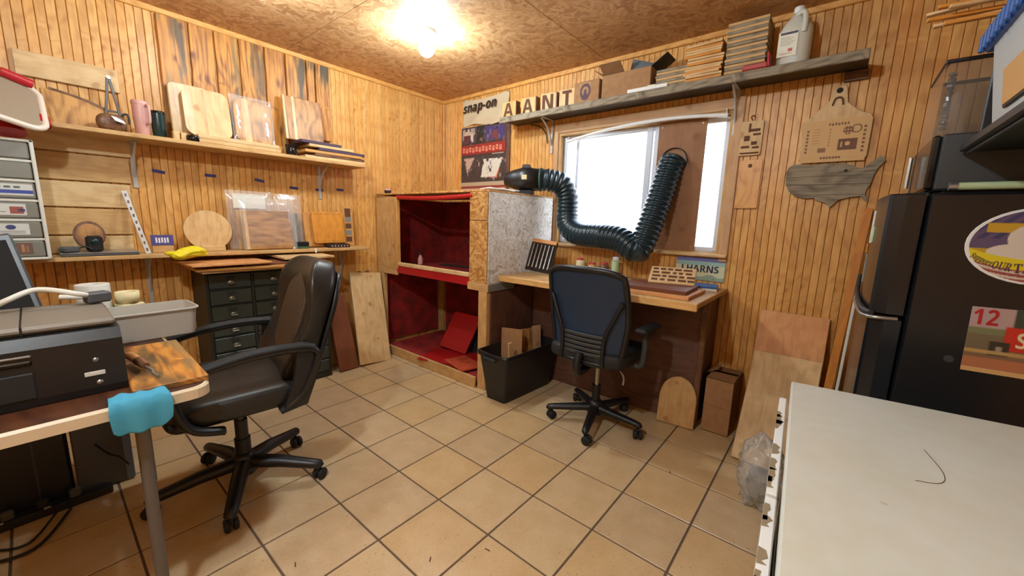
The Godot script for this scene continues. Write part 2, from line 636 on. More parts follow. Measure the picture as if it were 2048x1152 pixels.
	var c := mat("film", Color(0.97, 0.97, 0.97, 0.12), 0.12)
	c.transparency = BaseMaterial3D.TRANSPARENCY_ALPHA
	var k := mat("smoke", Color(0.5, 0.45, 0.4, 0.3), 0.1)
	k.transparency = BaseMaterial3D.TRANSPARENCY_ALPHA
	var b := mat("bulb_glow", rgb(250, 250, 246), 0.3)
	b.emission_enabled = true
	b.emission = rgb(250, 252, 255)
	b.emission_energy_multiplier = 5.0
	mat("scorch", rgb(58, 52, 44), 0.85, 0, TX.char, 2.0)
	mat("moss", rgb(62, 96, 62), 0.6)
	mat("frost_grey", rgb(126, 126, 116), 0.35)
	mat("tote_white", rgb(190, 196, 196), 0.4)
	mat("orange", rgb(206, 158, 92), 0.6)
	tri_mat("leather_worn", rgb(255, 236, 214), 0.5, mottle_tex(rgb(52, 45, 38), rgb(84, 72, 58), 0.03, 65), 5.0)
	tri_mat("osb_white", Color(1, 1, 1), 0.55, osb_tex([rgb(230, 227, 217), rgb(220, 213, 198), rgb(238, 236, 230), rgb(210, 202, 186), rgb(182, 170, 148)], 8, 512, 900), 1.6)
	mat("cream_wood", Color(1.0, 0.96, 0.86), 0.5, 0, TX.maple, 2.0)
	mat("dark_blue", rgb(36, 42, 70), 0.5)
	mat("moss_pale", rgb(178, 196, 150), 0.6)
	mat("yellow_wood", rgb(236, 180, 64), 0.5, 0, TX.maple, 2.0)
	var bg := mat("bag", Color(0.9, 0.9, 0.88, 0.3), 0.12)
	bg.transparency = BaseMaterial3D.TRANSPARENCY_ALPHA
	mat("fridge_door", rgb(20, 25, 31), 0.22)
	mat("purple_ink", rgb(74, 48, 66), 0.6)
	mat("table_white", rgb(214, 196, 166), 0.45)
	mat("white_warm", rgb(222, 208, 190), 0.4)
	mat("grey_warm", rgb(120, 112, 100), 0.5)
	mat("screen_off", rgb(14, 15, 15), 0.9)
	mat("ply_shade_tint", Color(0.74, 0.66, 0.6), 0.65, 0, TX.ply, 1.2)  # ply tint darkened for the backlit panel; its shade is in the colour
	mat("chipboard", rgb(142, 122, 94), 0.9)
	mat("table_brown", rgb(176, 150, 128), 0.5, 0, TX.walnut, 1.2)
	mat("core", rgb(146, 94, 50), 0.8)
	tri_mat("orange_dust", Color(1.0, 0.9, 0.8), 0.8, mottle_tex(rgb(206, 96, 52), rgb(150, 52, 36), 0.02, 75, 120, rgb(220, 160, 90)), 2.0)

# ---------------------------------------------------------------- camera, sky, light
func stage() -> void:
	var cam := Camera3D.new()
	cam.name = "camera"
	var yaw := 0.8846827          # towards (sin yaw, -cos yaw) in x, z
	var pitch := 0.169374
	var roll := 0.0294344
	var fwd := Vector3(sin(yaw) * cos(pitch), -sin(pitch), -cos(yaw) * cos(pitch))
	var right := Vector3(cos(yaw), 0, sin(yaw))
	var up := right.cross(fwd)
	cam.transform = Transform3D(Basis(right * cos(roll) + up * sin(roll), up * cos(roll) - right * sin(roll), -fwd), Vector3(-0.7304, 1.2516, 0.9346))
	cam.fov = rad_to_deg(2.0 * atan(576.0 / 783.265))
	cam.near = 0.02
	cam.far = 100.0
	add_child(cam)
	cam.current = true
	var env := Environment.new()
	env.background_mode = Environment.BG_SKY
	var sky := Sky.new()
	var sm := ProceduralSkyMaterial.new()
	sm.sky_top_color = rgb(196, 214, 240)
	sm.sky_horizon_color = rgb(240, 244, 250)
	sm.ground_horizon_color = rgb(232, 234, 236)
	sm.ground_bottom_color = rgb(150, 146, 138)
	sm.sun_angle_max = 0.1
	sky.sky_material = sm
	env.sky = sky
	env.background_energy_multiplier = 9.0
	env.tonemap_mode = Environment.TONE_MAPPER_LINEAR
	env.tonemap_exposure = 1.1
	env.sdfgi_enabled = true
	env.ssao_enabled = true
	env.ssil_enabled = true
	var we := WorldEnvironment.new()
	we.name = "environment"
	we.environment = env
	add_child(we)

func bulb(at: Vector3, label: String, energy: float) -> void:
	var t := thing("ceiling_bulb", label, "light bulb", at, 0, "bare bulbs on the ceiling")
	put(t, "socket", turned([Vector2(0.0, -0.042), Vector2(0.04, -0.042), Vector2(0.04, -0.042), Vector2(0.044, -0.03), Vector2(0.056, -0.018), Vector2(0.058, 0), Vector2(0.058, 0), Vector2(0, 0)], 28), M.white)
	put(t, "bulb", turned([Vector2(0, -0.155), Vector2(0.022, -0.151), Vector2(0.041, -0.138), Vector2(0.051, -0.115), Vector2(0.05, -0.092), Vector2(0.04, -0.068), Vector2(0.03, -0.05), Vector2(0.028, -0.04), Vector2(0.0, -0.04)], 24), M.bulb_glow)
	var l := OmniLight3D.new()
	l.name = "bulb_light"
	l.position = Vector3(0, -0.1, 0)
	l.light_color = Color(0.87, 0.95, 1.0)
	l.light_energy = energy
	l.light_size = 0.05
	l.omni_range = 12.0
	l.omni_attenuation = 2.0
	l.shadow_enabled = true
	t.add_child(l)

# ---------------------------------------------------------------- shell
func strip_mesh(h: float) -> ArrayMesh:
	# one beadboard strip 38 mm wide, front at z = 0.008, eased edges form the groove
	var s := st()
	var w := 0.0381
	var o := Vector2(rng.randf(), rng.randf())
	var prof := [Vector2(-w / 2, 0.0), Vector2(-w / 2 + 0.0006, 0.0035), Vector2(-w / 2 + 0.0015, 0.0066), Vector2(-w / 2 + 0.003, 0.008), Vector2(w / 2 - 0.003, 0.008), Vector2(w / 2 - 0.0015, 0.0066), Vector2(w / 2 - 0.0006, 0.0035), Vector2(w / 2, 0.0)]
	for k in prof.size() - 1:
		var a: Vector2 = prof[k]
		var b: Vector2 = prof[k + 1]
		var d := (b - a).normalized()
		quad(s, Vector3(a.x, 0, a.y), Vector3(b.x, 0, b.y), Vector3(b.x, h, b.y), Vector3(a.x, h, a.y), Vector3(-d.y, 0, d.x), Vector2(a.x, 0) + o, Vector2(b.x, 0) + o, Vector2(b.x, h) + o, Vector2(a.x, h) + o)
	for y in [0.0, h]:
		quad(s, Vector3(-w / 2 + 0.003, y, 0), Vector3(w / 2 - 0.003, y, 0), Vector3(w / 2 - 0.0056, y, 0.008), Vector3(-w / 2 + 0.0056, y, 0.008), Vector3(0, -1 if y == 0.0 else 1, 0))
	return s.commit()

func wall_box(parent: Node3D, a: Vector3, b: Vector3, m: Material, called := "core") -> void:
	put(parent, called, box((b - a).abs(), 0.0), m, Transform3D(Basis.IDENTITY, (a + b) * 0.5))

func room() -> void:
	var th := 0.12
	# floor: mortar bed with one tile to each square
	var f := struct("floor")
	wall_box(f, Vector3(XB - th, -0.1, ZW - th), Vector3(XW + th, -0.0035, ZB + th), M.grout, "grout")
	var whole := []
	for k in 4:
		whole.append(box(Vector3(T - 0.008, 0.01, T - 0.008), 0.0015))
	var i := floori(XB / T)
	while i * T < XW:
		var j := floori(ZW / T)
		while j * T < ZB:
			var x0 := maxf(i * T + 0.004, XB)
			var x1 := minf((i + 1) * T - 0.004, XW)
			var z0 := maxf(j * T + 0.004, ZW)
			var z1 := minf((j + 1) * T - 0.004, ZB)
			if x1 - x0 > 0.01 and z1 - z0 > 0.01:
				var m: Material = [M.tile, M.tile_b, M.tile_c][rng.randi() % 3]
				var full := x1 - x0 > T - 0.0085 and z1 - z0 > T - 0.0085
				var mesh: Mesh = whole[rng.randi() % 4] if full else box(Vector3(x1 - x0, 0.01, z1 - z0), 0.0015)
				put(f, "tile", mesh, m, Transform3D(Basis(Vector3.UP, PI * (rng.randi() % 2)), Vector3((x0 + x1) / 2, -0.005, (z0 + z1) / 2)))
			j += 1
		i += 1
	# ceiling: oriented strand board panels
	var c := struct("ceiling")
	wall_box(c, Vector3(XB - th, H + 0.012, ZW - th), Vector3(XW + th, H + 0.1, ZB + th), M.grout)
	for px in [[XB, -0.62], [-0.62, 0.6], [0.6, 1.82], [1.82, XW]]:
		for pz in [[ZW, -0.55], [-0.55, ZB]]:
			put(c, "panel", box(Vector3(px[1] - px[0] - 0.003, 0.012, pz[1] - pz[0] - 0.003), 0.001), M.osb, Transform3D(Basis.IDENTITY, Vector3((px[0] + px[1]) / 2, H + 0.006, (pz[0] + pz[1]) / 2)))
	# walls
	var wl := struct("wall_left")
	wall_box(wl, Vector3(XB - th, 0, ZW - th), Vector3(XW + th, H, ZW - 0.009), M.core)
	var tall := []
	var low := []
	var high := []
	for k in 6:
		tall.append(strip_mesh(H))
		low.append(strip_mesh(1.06))
		high.append(strip_mesh(H - 1.97))
	var pines := [M.pine, M.pine_b, M.pine_c]
	var x := XW - 0.019
	while x > XB:
		put(wl, "board", tall[rng.randi() % 6], pines[rng.randi() % 3], Transform3D(Basis.IDENTITY, Vector3(x, 0, ZW - 0.009)))
		x -= 0.0381
	var wr := struct("wall_right")
	var z0 := -0.93
	var z1 := 0.352
	wall_box(wr, Vector3(XW + 0.009, 0, ZW - th), Vector3(XW + th, 1.06, ZB + th), M.core)
	wall_box(wr, Vector3(XW + 0.009, 1.97, ZW - th), Vector3(XW + th, H, ZB + th), M.core)
	wall_box(wr, Vector3(XW + 0.009, 1.06, ZW - th), Vector3(XW + th, 1.97, z0), M.core)
	wall_box(wr, Vector3(XW + 0.009, 1.06, z1), Vector3(XW + th, 1.97, ZB + th), M.core)
	var turn := Basis(Vector3.UP, -PI / 2)
	var z := ZW + 0.019
	while z < ZB:
		var m: Material = pines[rng.randi() % 3]
		if z > z0 and z < z1:
			put(wr, "board", low[rng.randi() % 6], m, Transform3D(turn, Vector3(XW + 0.009, 0, z)))
			put(wr, "board", high[rng.randi() % 6], m, Transform3D(turn, Vector3(XW + 0.009, 1.97, z)))
		else:
			put(wr, "board", tall[rng.randi() % 6], m, Transform3D(turn, Vector3(XW + 0.009, 0, z)))
		z += 0.0381
	var wb := struct("wall_back")
	wall_box(wb, Vector3(XB - th, 0, ZW), Vector3(XB, H, ZB), M.pine)
	var wf := struct("wall_front")
	wall_box(wf, Vector3(XB - th, 0, ZB), Vector3(XW + th, H, ZB + th), M.pine)
	# cornice strips under the ceiling
	var t1 := struct("trim_1")
	put(t1, "moulding", box(Vector3(XW - XB, 0.034, 0.016), 0.005), M.pine_c, Transform3D(Basis.IDENTITY, Vector3((XW + XB) / 2, H - 0.017, ZW + 0.008)))
	var t2 := struct("trim_2")
	put(t2, "moulding", box(Vector3(0.016, 0.034, ZB - ZW), 0.005), M.pine_c, Transform3D(Basis.IDENTITY, Vector3(XW - 0.008, H - 0.017, (ZW + ZB) / 2)))
	var t3 := struct("trim_3")
	put(t3, "corner_bead", box(Vector3(0.014, H - 0.034, 0.014), 0.004), M.pine_c, Transform3D(Basis.IDENTITY, Vector3(XW - 0.007, (H - 0.034) / 2, ZW + 0.007)))

func window() -> void:
	var w := struct("window_1")
	var z0 := -0.93
	var z1 := 0.352
	var y0 := 1.06
	var y1 := 1.97
	var zc := (z0 + z1) / 2
	# reveal lining and casing
	for e in [[Vector3(XW + 0.05, y0 + 0.012, zc), Vector3(0.11, 0.024, z1 - z0)], [Vector3(XW + 0.05, y1 - 0.012, zc), Vector3(0.11, 0.024, z1 - z0)], [Vector3(XW + 0.05, (y0 + y1) / 2, z0 + 0.012), Vector3(0.11, y1 - y0 - 0.048, 0.024)], [Vector3(XW + 0.05, (y0 + y1) / 2, z1 - 0.012), Vector3(0.11, y1 - y0 - 0.048, 0.024)]]:
		put(w, "lining", box(e[1], 0.002), M.board_b, Transform3D(Basis.IDENTITY, e[0]))
	put(w, "casing", box(Vector3(0.018, y1 - y0 + 0.1, 0.05), 0.004), M.ply, Transform3D(Basis.IDENTITY, Vector3(XW - 0.007, (y0 + y1) / 2 + 0.02, z1 + 0.025)))
	put(w, "casing", box(Vector3(0.018, y1 - y0 + 0.1, 0.04), 0.004), M.ply, Transform3D(Basis.IDENTITY, Vector3(XW - 0.007, (y0 + y1) / 2 + 0.02, z0 - 0.02)))
	put(w, "header", box(Vector3(0.02, 0.07, z1 - z0), 0.004), M.ply, Transform3D(Basis.IDENTITY, Vector3(XW - 0.008, y1 + 0.03, zc)))
	put(w, "sill", box(Vector3(0.045, 0.022, z1 - z0 + 0.1), 0.005), M.board, Transform3D(Basis.IDENTITY, Vector3(XW - 0.02, y0 + 0.006, zc)))
	# vinyl slider: outer frame, stiles, two panes
	var fx := XW + 0.06
	for e in [[z0 + 0.04, 0.032], [z1 - 0.04, 0.032], [-0.775, 0.022], [-0.19, 0.045], [-0.135, 0.04]]:
		put(w, "frame_stile", box(Vector3(0.045, y1 - y0 - 0.06, e[1]), 0.004), M.window_frame, Transform3D(Basis.IDENTITY, Vector3(fx, (y0 + y1) / 2, e[0])))
	for y in [y0 + 0.04, y1 - 0.04]:
		put(w, "frame_rail", box(Vector3(0.04, 0.034, z1 - z0 - 0.05), 0.004), M.window_frame, Transform3D(Basis.IDENTITY, Vector3(fx + 0.005, y, zc)))
	for e in [[z0 + 0.05, -0.79], [-0.76, -0.21], [-0.115, z1 - 0.05]]:
		put(w, "pane", box(Vector3(0.006, y1 - y0 - 0.11, e[1] - e[0]), 0.0), M.glass, Transform3D(Basis.IDENTITY, Vector3(fx + 0.005, (y0 + y1) / 2, (e[0] + e[1]) / 2)))
	# plywood panel that carries the exhaust duct
	var p := thing("plywood_panel", "plywood panel set in the window opening where the exhaust hose ends", "panel", Vector3(XW + 0.02, 1.084, 0.036))
	put(p, "sheet", box(Vector3(0.012, 0.86, 0.31), 0.002), M.ply_shade_tint, xf(Vector3(0, 0.43, 0)))
	put(p, "duct_collar", turned([Vector2(0.088, -0.01), Vector2(0.091, -0.01), Vector2(0.091, 0.004), Vector2(0.086, 0.006), Vector2(0.086, -0.01)], 28), M.black, xf(Vector3(-0.014, 0.6, -0.036), Vector3(0, 0, 90)))
	for q in [Vector2(0.03, -0.13), Vector2(0.03, 0.13), Vector2(0.83, -0.13), Vector2(0.83, 0.13)]:
		put(p, "screw", rod(Vector3(-0.006, q.x, q.y), Vector3(-0.009, q.x, q.y), 0.005, 8), M.steel)
	# bowed white roll added in place of the pale glare above the panes
	var b := thing("glare_roll", "pale bowed roll added in place of window glare under the header", "glare_stand_in", Vector3(XW - 0.045, 1.955, -0.3))
	var s := st()
	var pts := []
	for k in 17:
		var u := k / 16.0
		pts.append(Vector3(0, -0.045 * pow(2.0 * absf(u - 0.62), 2.0), lerpf(-0.52, 0.62, u)))
	tube(s, pts, 0.012, 10)
	put(b, "roll", s.commit(), M.white)
	for zz in [-0.5, 0.6]:
		put(b, "bracket", box(Vector3(0.05, 0.03, 0.006), 0.001), M.bracket, xf(Vector3(0.02, 0.0 if zz > 0 else -0.05, zz * 1.02)))

# ---------------------------------------------------------------- shelf wall (-Z)
const US := 1.667     # top of the upper shelf
const LS := 1.0       # top of the lower shelf

func bracket_at(t: Node3D, x: float, y: float, depth: float, drop: float) -> void:
	var s := st()
	rbox(s, Vector3(0.022, drop, 0.004), xf(Vector3(x, y - drop / 2, ZW + 0.006)), 0.001)
	rbox(s, Vector3(0.022, 0.004, depth), xf(Vector3(x, y - 0.002, ZW + 0.004 + depth / 2)), 0.001)
	tube(s, [Vector3(x, y - drop * 0.75, ZW + 0.008), Vector3(x, y - drop * 0.3, ZW + depth * 0.25), Vector3(x, y - 0.006, ZW + depth * 0.75)], 0.006, 8)
	put(t, "bracket", s.commit(), M.bracket)

func round_board(w: float, h: float, r: float, th: float) -> ArrayMesh:
	return pris(rrect(w, h, r, 6), th, 0.004)

# board standing on a shelf and leaning on the wall: base at x, y; leaning foot dz from wall
func lean(x: float, y: float, foot: float, tilt: float) -> Transform3D:
	return Transform3D(Basis(Vector3.RIGHT, deg_to_rad(-tilt)), Vector3(x, y, ZW + foot))

func shift(m: Transform3D, up: float) -> Transform3D:
	return m * Transform3D(Basis.IDENTITY, Vector3(0, up, 0))

func slab_tex(sd: int, marks: Array) -> ImageTexture:
	# orange slab grain with scorched and weathered blotches: [u, v from the top, half width, half height, strength, grey]
	var base := wood_tex(rgb(206, 138, 54), rgb(112, 60, 18), 2, 2.2, 0.75, sd, 2, 64, 256).get_image()
	var nz := noise_img(64, 256, 0.05, 8, sd + 5, 4).get_data()
	for y in 256:
		for x in 64:
			var c := base.get_pixel(x, y)
			var n := nz[y * 64 + x] / 255.0 - 0.5
			for m in marks:
				var d := Vector2((x / 64.0 - m[0]) / m[2], (y / 256.0 - m[1]) / m[3]).length() + n * 2.0
				var k: float = clampf((1.25 - d) * 1.1, 0.0, 1.0) * m[4] * 0.85
				c = c.lerp(rgb(126, 112, 82) if m[5] > 0 else rgb(70, 60, 44), k)
			base.set_pixel(x, y, c)
	return ImageTexture.create_from_image(base)

func fit_uv(m: ArrayMesh, lo: Vector2, hi: Vector2) -> ArrayMesh:
	var a := m.surface_get_arrays(0)
	var u: PackedVector2Array = a[Mesh.ARRAY_TEX_UV]
	for k in u.size():
		u[k] = Vector2((u[k].x - lo.x) / (hi.x - lo.x), (hi.y - u[k].y) / (hi.y - lo.y))
	a[Mesh.ARRAY_TEX_UV] = u
	var o := ArrayMesh.new()
	o.add_surface_from_arrays(Mesh.PRIMITIVE_TRIANGLES, a)
	return o

func wall_slabs() -> void:
	# live-edge slabs hung on the wall above the upper shelf; edges wander
	var ed := [
		[-0.134, 0.011, 0.735, [[0.7, 0.12, 0.45, 0.2, 0.85, 0], [0.3, 0.75, 0.5, 0.35, 0.7, 1]], "tall scorched slab with a charred top, first of the hung boards beside the bare beadboard"],
		[0.018, 0.145, 0.60, [], "orange hung slab with tight wavy grain, second from the scorched end"],
		[0.152, 0.281, 0.56, [[0.95, 0.5, 0.3, 0.6, 0.7, 1]], "orange hung slab with a grey weathered edge beside the charred pair"],
		[0.288, 0.437, 0.60, [[0.75, 0.2, 0.35, 0.3, 0.75, 0], [0.1, 0.9, 0.3, 0.2, 0.5, 1]], "hung slab streaked grey at its top, behind the film-wrapped cutting board"],
		[0.443, 0.571, 0.735, [[0.9, 0.8, 0.25, 0.25, 0.6, 1]], "longest hung slab reaching down to the upper shelf"],
		[0.578, 0.72, 0.60, [[0.75, 0.22, 0.3, 0.3, 0.95, 0]], "hung slab with a blackened streak down its upper half"],
		[0.726, 0.785, 0.60, [[0.5, 0.02, 0.7, 0.06, 0.7, 0]], "thin honey hung strip beside the blackened slab"],
		[0.79, 0.896, 0.56, [[0.7, 0.06, 0.6, 0.14, 1.0, 0], [0.95, 0.3, 0.15, 0.2, 0.6, 0]], "last hung slab with a burnt top corner beside bare beadboard"]]
	var r := RandomNumberGenerator.new()
	r.seed = 77
	var k0 := 0
	for e in ed:
		var o := []
		var n := 9
		var y1 := 2.402
		var y0: float = y1 - e[2]
		for k in n + 1:
			o.append(Vector2(e[1] + r.randf_range(-0.004, 0.0), lerpf(y0, y1, float(k) / n)))
		for k in n + 1:
			o.append(Vector2(e[0] + r.randf_range(0.0, 0.005), lerpf(y1, y0, float(k) / n)))
		var t := thing("hung_slab", e[4], "wood slab", Vector3((e[0] + e[1]) / 2, y0, ZW), 0, "slabs hung above the upper shelf")
		var c := Vector2((e[0] + e[1]) / 2, y0)
		var w: float = (e[1] - e[0]) / 2
		mat("slab_face_%d" % k0, Color.WHITE, 0.5, 0, slab_tex(300 + k0 * 11, e[3]))
		put(t, "plank", fit_uv(pris(o.map(func(q): return q - c), 0.026, 0.003), Vector2(-w, 0), Vector2(w, e[2])), M["slab_face_%d" % k0])
		k0 += 1

func horizontal_planks() -> void:
	var rows := [[1.905, 2.03, -0.70, -0.325], [1.70, 1.80, -0.70, -0.31], [1.552, 1.655, -0.72, -0.312], [1.402, 1.547, -0.72, -0.325], [1.258, 1.397, -0.72, -0.335], [1.105, 1.253, -0.72, -0.345], [1.002, 1.1, -0.72, -0.35]]
	var lab := ["wide pale plank with a knot nailed level on the beadboard above the bark-edged slab", "level pale plank on the beadboard, hidden behind the bark-edged slab", "level pale plank on the beadboard just under the upper shelf", "level pale plank on the beadboard, second below the upper shelf", "level pale plank on the beadboard, third below the upper shelf", "level pale plank on the beadboard, fourth below the upper shelf, above the wood-slice clock", "level pale plank on the beadboard behind the wood-slice clock"]
	for k in rows.size():
		var r: Array = rows[k]
		solo("wall_plank", lab[k], "plank", box(Vector3(r[3] - r[2], r[1] - r[0] - 0.003, 0.018), 0.003), M.board if k % 2 == 0 else M.board_b, xf(Vector3((r[2] + r[3]) / 2, (r[0] + r[1]) / 2, ZW + 0.009)), "level planks on the beadboard")

func upper_shelf() -> void:
	var t := thing("upper_shelf", "long pine shelf holding cutting boards under the hung slabs", "shelf", Vector3.ZERO)
	put(t, "plank", box(Vector3(1.72, 0.024, 0.25), 0.003), M.board_b, xf(Vector3(0.2, US - 0.012, ZW + 0.127)))
	bracket_at(t, -0.305, US - 0.024, 0.2, 0.26)
	bracket_at(t, 0.79, US - 0.024, 0.2, 0.26)
	# bark-edged slab leaning at the far end
	var o := [Vector2(-0.13, 0), Vector2(0.11, 0), Vector2(0.115, 0.05), Vector2(0.1, 0.12), Vector2(0.04, 0.15), Vector2(-0.03, 0.17), Vector2(-0.1, 0.185), Vector2(-0.13, 0.18)]
	var b := thing("bark_slab", "bark-edged brown wood slab leaning on planks at the end of the upper shelf", "wood slab", Vector3(-0.5, US, ZW + 0.09))
	put(b, "plank", pris(o, 0.028, 0.004), M.slab, xf(Vector3.ZERO, Vector3(-12, 0, 0)))
	put(b, "bark_edge", pris([Vector2(0.11, 0.0), Vector2(0.118, 0.05), Vector2(0.104, 0.124), Vector2(0.042, 0.156), Vector2(-0.03, 0.177), Vector2(-0.1, 0.192), Vector2(-0.1, 0.18), Vector2(-0.03, 0.165), Vector2(0.035, 0.145), Vector2(0.093, 0.116), Vector2(0.107, 0.05)], 0.03), M.walnut, xf(Vector3.ZERO, Vector3(-12, 0, 0)))
	# folding frame: two legs and a hinge
	var f := thing("folding_stand", "narrow A-shaped grey metal stand on the upper shelf by the pink tumbler", "stand", Vector3(-0.375, US, ZW + 0.1))
	put(f, "leg", box(Vector3(0.012, 0.3, 0.012), 0.002), M.grey_paint, xf(Vector3(-0.022, 0.148, 0), Vector3(0, 0, -7)))
	put(f, "leg", box(Vector3(0.012, 0.3, 0.012), 0.002), M.grey_paint, xf(Vector3(0.022, 0.148, 0), Vector3(0, 0, 8)))
	put(f, "hinge", rod(Vector3(0, 0.295, -0.012), Vector3(0, 0.295, 0.012), 0.01, 12), M.white_b)
	put(f, "crossbar", box(Vector3(0.05, 0.01, 0.01), 0.002), M.grey_paint, xf(Vector3(0, 0.12, 0)))
	# tape measure like case
	var m := thing("leather_pouch", "small brown pouch with a white tag lying beside the A-shaped stand", "pouch", Vector3(-0.375, US, ZW + 0.185))
	var s := st()
	cushion(s, Vector3(0.12, 0.09, 0.06), 0.6)
	put(m, "body", s.commit(), M.walnut, xf(Vector3(-0.02, 0.045, 0)))
	put(m, "tag", box(Vector3(0.05, 0.006, 0.04), 0.002), M.white, xf(Vector3(0.005, 0.06, 0.035), Vector3(40, 20, -12)))
	put(m, "handle", tubed([Vector3(0.02, 0.08, 0), Vector3(0.035, 0.1, 0), Vector3(0.05, 0.095, 0), Vector3(0.052, 0.05, 0)], 0.005), M.black)
	tumbler(Vector3(-0.268, US, ZW + 0.16), 0.19, 0.036, M.pink, "pink insulated tumbler with a side handle on the upper shelf", 20.0)
	tumbler(Vector3(-0.195, US, ZW + 0.16), 0.15, 0.034, M.green_dark, "dark green tumbler standing next to the pink one", -1.0)
	for e in [[-0.13, 0.03, 0.05], [-0.095, 0.028, 0.045]]:
		solo("wood_block", "small offcut block on the upper shelf, %s" % ("next to the dark tumbler" if e[0] < -0.12 else "next to the black tin"), "block", box(Vector3(e[1], e[2], 0.04), 0.002), M.maple, xf(Vector3(e[0], US + e[2] / 2, ZW + 0.2)), "offcut blocks")
	solo("black_tin", "low black tin at the foot of the leaning cutting boards", "tin", turned([Vector2(0, 0), Vector2(0.04, 0), Vector2(0.043, 0.004), Vector2(0.043, 0.03), Vector2(0.04, 0.034), Vector2(0, 0.036)], 20), M.black_gloss, xf(Vector3(-0.045, US, ZW + 0.21)))
	# flat boards under the standing cutting boards
	var lab := ["flat board at the bottom of the pair under the leaning cutting boards", "flat board lying on top of the pair under the leaning cutting boards"]
	for k in 2:
		solo("flat_board", lab[k], "board", box(Vector3(0.47 - k * 0.02, 0.024, 0.17), 0.003), M.maple if k == 0 else M.board, xf(Vector3(0.19, US + 0.012 + k * 0.0245, ZW + 0.165)), "flat boards under the cutting boards")
	var y := US + 0.049
	var cb := thing("cutting_board", "tall cutting board half hidden behind the striped rounded one", "cutting board", Vector3(-0.02, y, ZW + 0.055))
	put(cb, "slab", round_board(0.2, 0.31, 0.03, 0.02), M.maple, xf(Vector3(0, 0.155, 0), Vector3(-6, 0, 0)))
	var c2 := thing("cutting_board", "rounded cutting board with light and dark glued strips, unwrapped", "cutting board", Vector3(0.055, y, ZW + 0.105))
	var sx := [-0.12, -0.075, -0.025, -0.008, 0.03, 0.12]
	var sm := [M.maple, M.board, M.maple_b, M.board, M.board]
	var outline := PackedVector2Array(rrect(0.24, 0.29, 0.05, 6))
	for k in 5:
		var clip := Geometry2D.intersect_polygons(outline, PackedVector2Array([Vector2(sx[k], -0.2), Vector2(sx[k + 1], -0.2), Vector2(sx[k + 1], 0.2), Vector2(sx[k], 0.2)]))
		put(c2, "strip", pris(Array(clip[0]), 0.022), sm[k], xf(Vector3(0, 0.145, 0), Vector3(-9, 0, 0)))
	var c3 := thing("wrapped_cutting_board", "rounded brown cutting board with a pale stripe, shrink wrapped in clear film", "cutting board", Vector3(0.31, y, ZW + 0.1))
	outline = PackedVector2Array(rrect(0.22, 0.29, 0.05, 6))
	sx = [-0.11, -0.06, -0.022, 0.11]
	sm = [M.slab, M.maple, M.slab]
	for k in 3:
		var clip := Geometry2D.intersect_polygons(outline, PackedVector2Array([Vector2(sx[k], -0.2), Vector2(sx[k + 1], -0.2), Vector2(sx[k + 1], 0.2), Vector2(sx[k], 0.2)]))
		put(c3, "strip", pris(Array(clip[0]), 0.022), sm[k], xf(Vector3(0, 0.145, 0), Vector3(-9, 0, 0)))
	put(c3, "film", wrap_mesh(0.25, 0.31, 0.03, 5), M.film, xf(Vector3(0, 0.158, 0.009), Vector3(-9, 0, 0)))
	# right-hand group: stack of thin boards and a leaning one
	var ed := [[0.83, 0.47, 0.0, "board", 0.0], [0.86, 0.4, 0.021, "walnut", 2.0], [0.82, 0.44, 0.042, "maple_b", -1.5], [0.88, 0.37, 0.063, "purple", 1.0], [0.8, 0.34, 0.084, "board", -1.0], [0.72, 0.3, 0.105, "purple", 0.5]]
	var lb := ["pale board at the very bottom of the thin-board stack", "walnut board second in the thin-board stack", "honey board in the middle of the thin-board stack", "purplish board above the honey one in the thin-board stack", "pale board just under the top of the thin-board stack", "purplish board topmost in the thin-board stack, under the leaning square board"]
	for k in ed.size():
		var e: Array = ed[k]
		solo("thin_board", lb[k], "board", box(Vector3(e[1], 0.02, 0.18), 0.002), M[e[3]], xf(Vector3(e[0], US + e[2] + 0.01, ZW + 0.14), Vector3(0, e[4], 0)), "thin boards stacked on the upper shelf")
	var cq := thing("square_board", "square dark-edged cutting board leaning on the hung slabs above the thin-board stack", "cutting board", Vector3(0.66, US + 0.126, ZW + 0.09))
	put(cq, "slab", box(Vector3(0.26, 0.31, 0.022), 0.004), M.slab_b, xf(Vector3(0, 0.155, 0), Vector3(-7, 0, 0)))
	put(cq, "strip", box(Vector3(0.02, 0.308, 0.004), 0.001), M.maple, xf(Vector3(-0.075, 0.157, 0.012), Vector3(-7, 0, 0)))
	put(cq, "edge", box(Vector3(0.016, 0.31, 0.026), 0.002), M.maple, xf(Vector3(-0.136, 0.155, 0), Vector3(-7, 0, 0)))
	var cup := thing("black_cup", "small black cup on the upper shelf at the end of the thin-board stack", "cup", Vector3(0.515, US, ZW + 0.19))
	put(cup, "body", turned([Vector2(0, 0), Vector2(0.03, 0), Vector2(0.034, 0.004), Vector2(0.037, 0.075), Vector2(0.034, 0.075), Vector2(0.031, 0.01), Vector2(0, 0.008)], 20), M.black_gloss)

func tubed(pts: Array, r: Variant, n := 10) -> ArrayMesh:
	var s := st()
	tube(s, curve(pts, 6), r, n)
	return s.commit()

# crinkled clear film around a board
func wrap_mesh(w: float, h: float, d: float, sd: int) -> ArrayMesh:
	var n := FastNoiseLite.new()
	n.seed = sd
	n.frequency = 9.0
	var s := st()
	for side in [1.0, -1.0]:
		var g := []
		for j in 15:
			var row := []
			for i in 13:
				var u := i / 12.0 - 0.5
				var v := j / 14.0 - 0.5
				var edge := clampf((0.5 - maxf(absf(u), absf(v))) * 8.0, 0.0, 1.0)
				var q := Vector3(u * w, v * h, side * (d / 2 * edge + (0.006 * n.get_noise_2d(u * w * 3.0, v * h * 3.0 + side) + 0.002) * edge))
				row.append(q)
			if side > 0:
				row.reverse()
			g.append(row)
		skin(s, g)
	return s.commit()

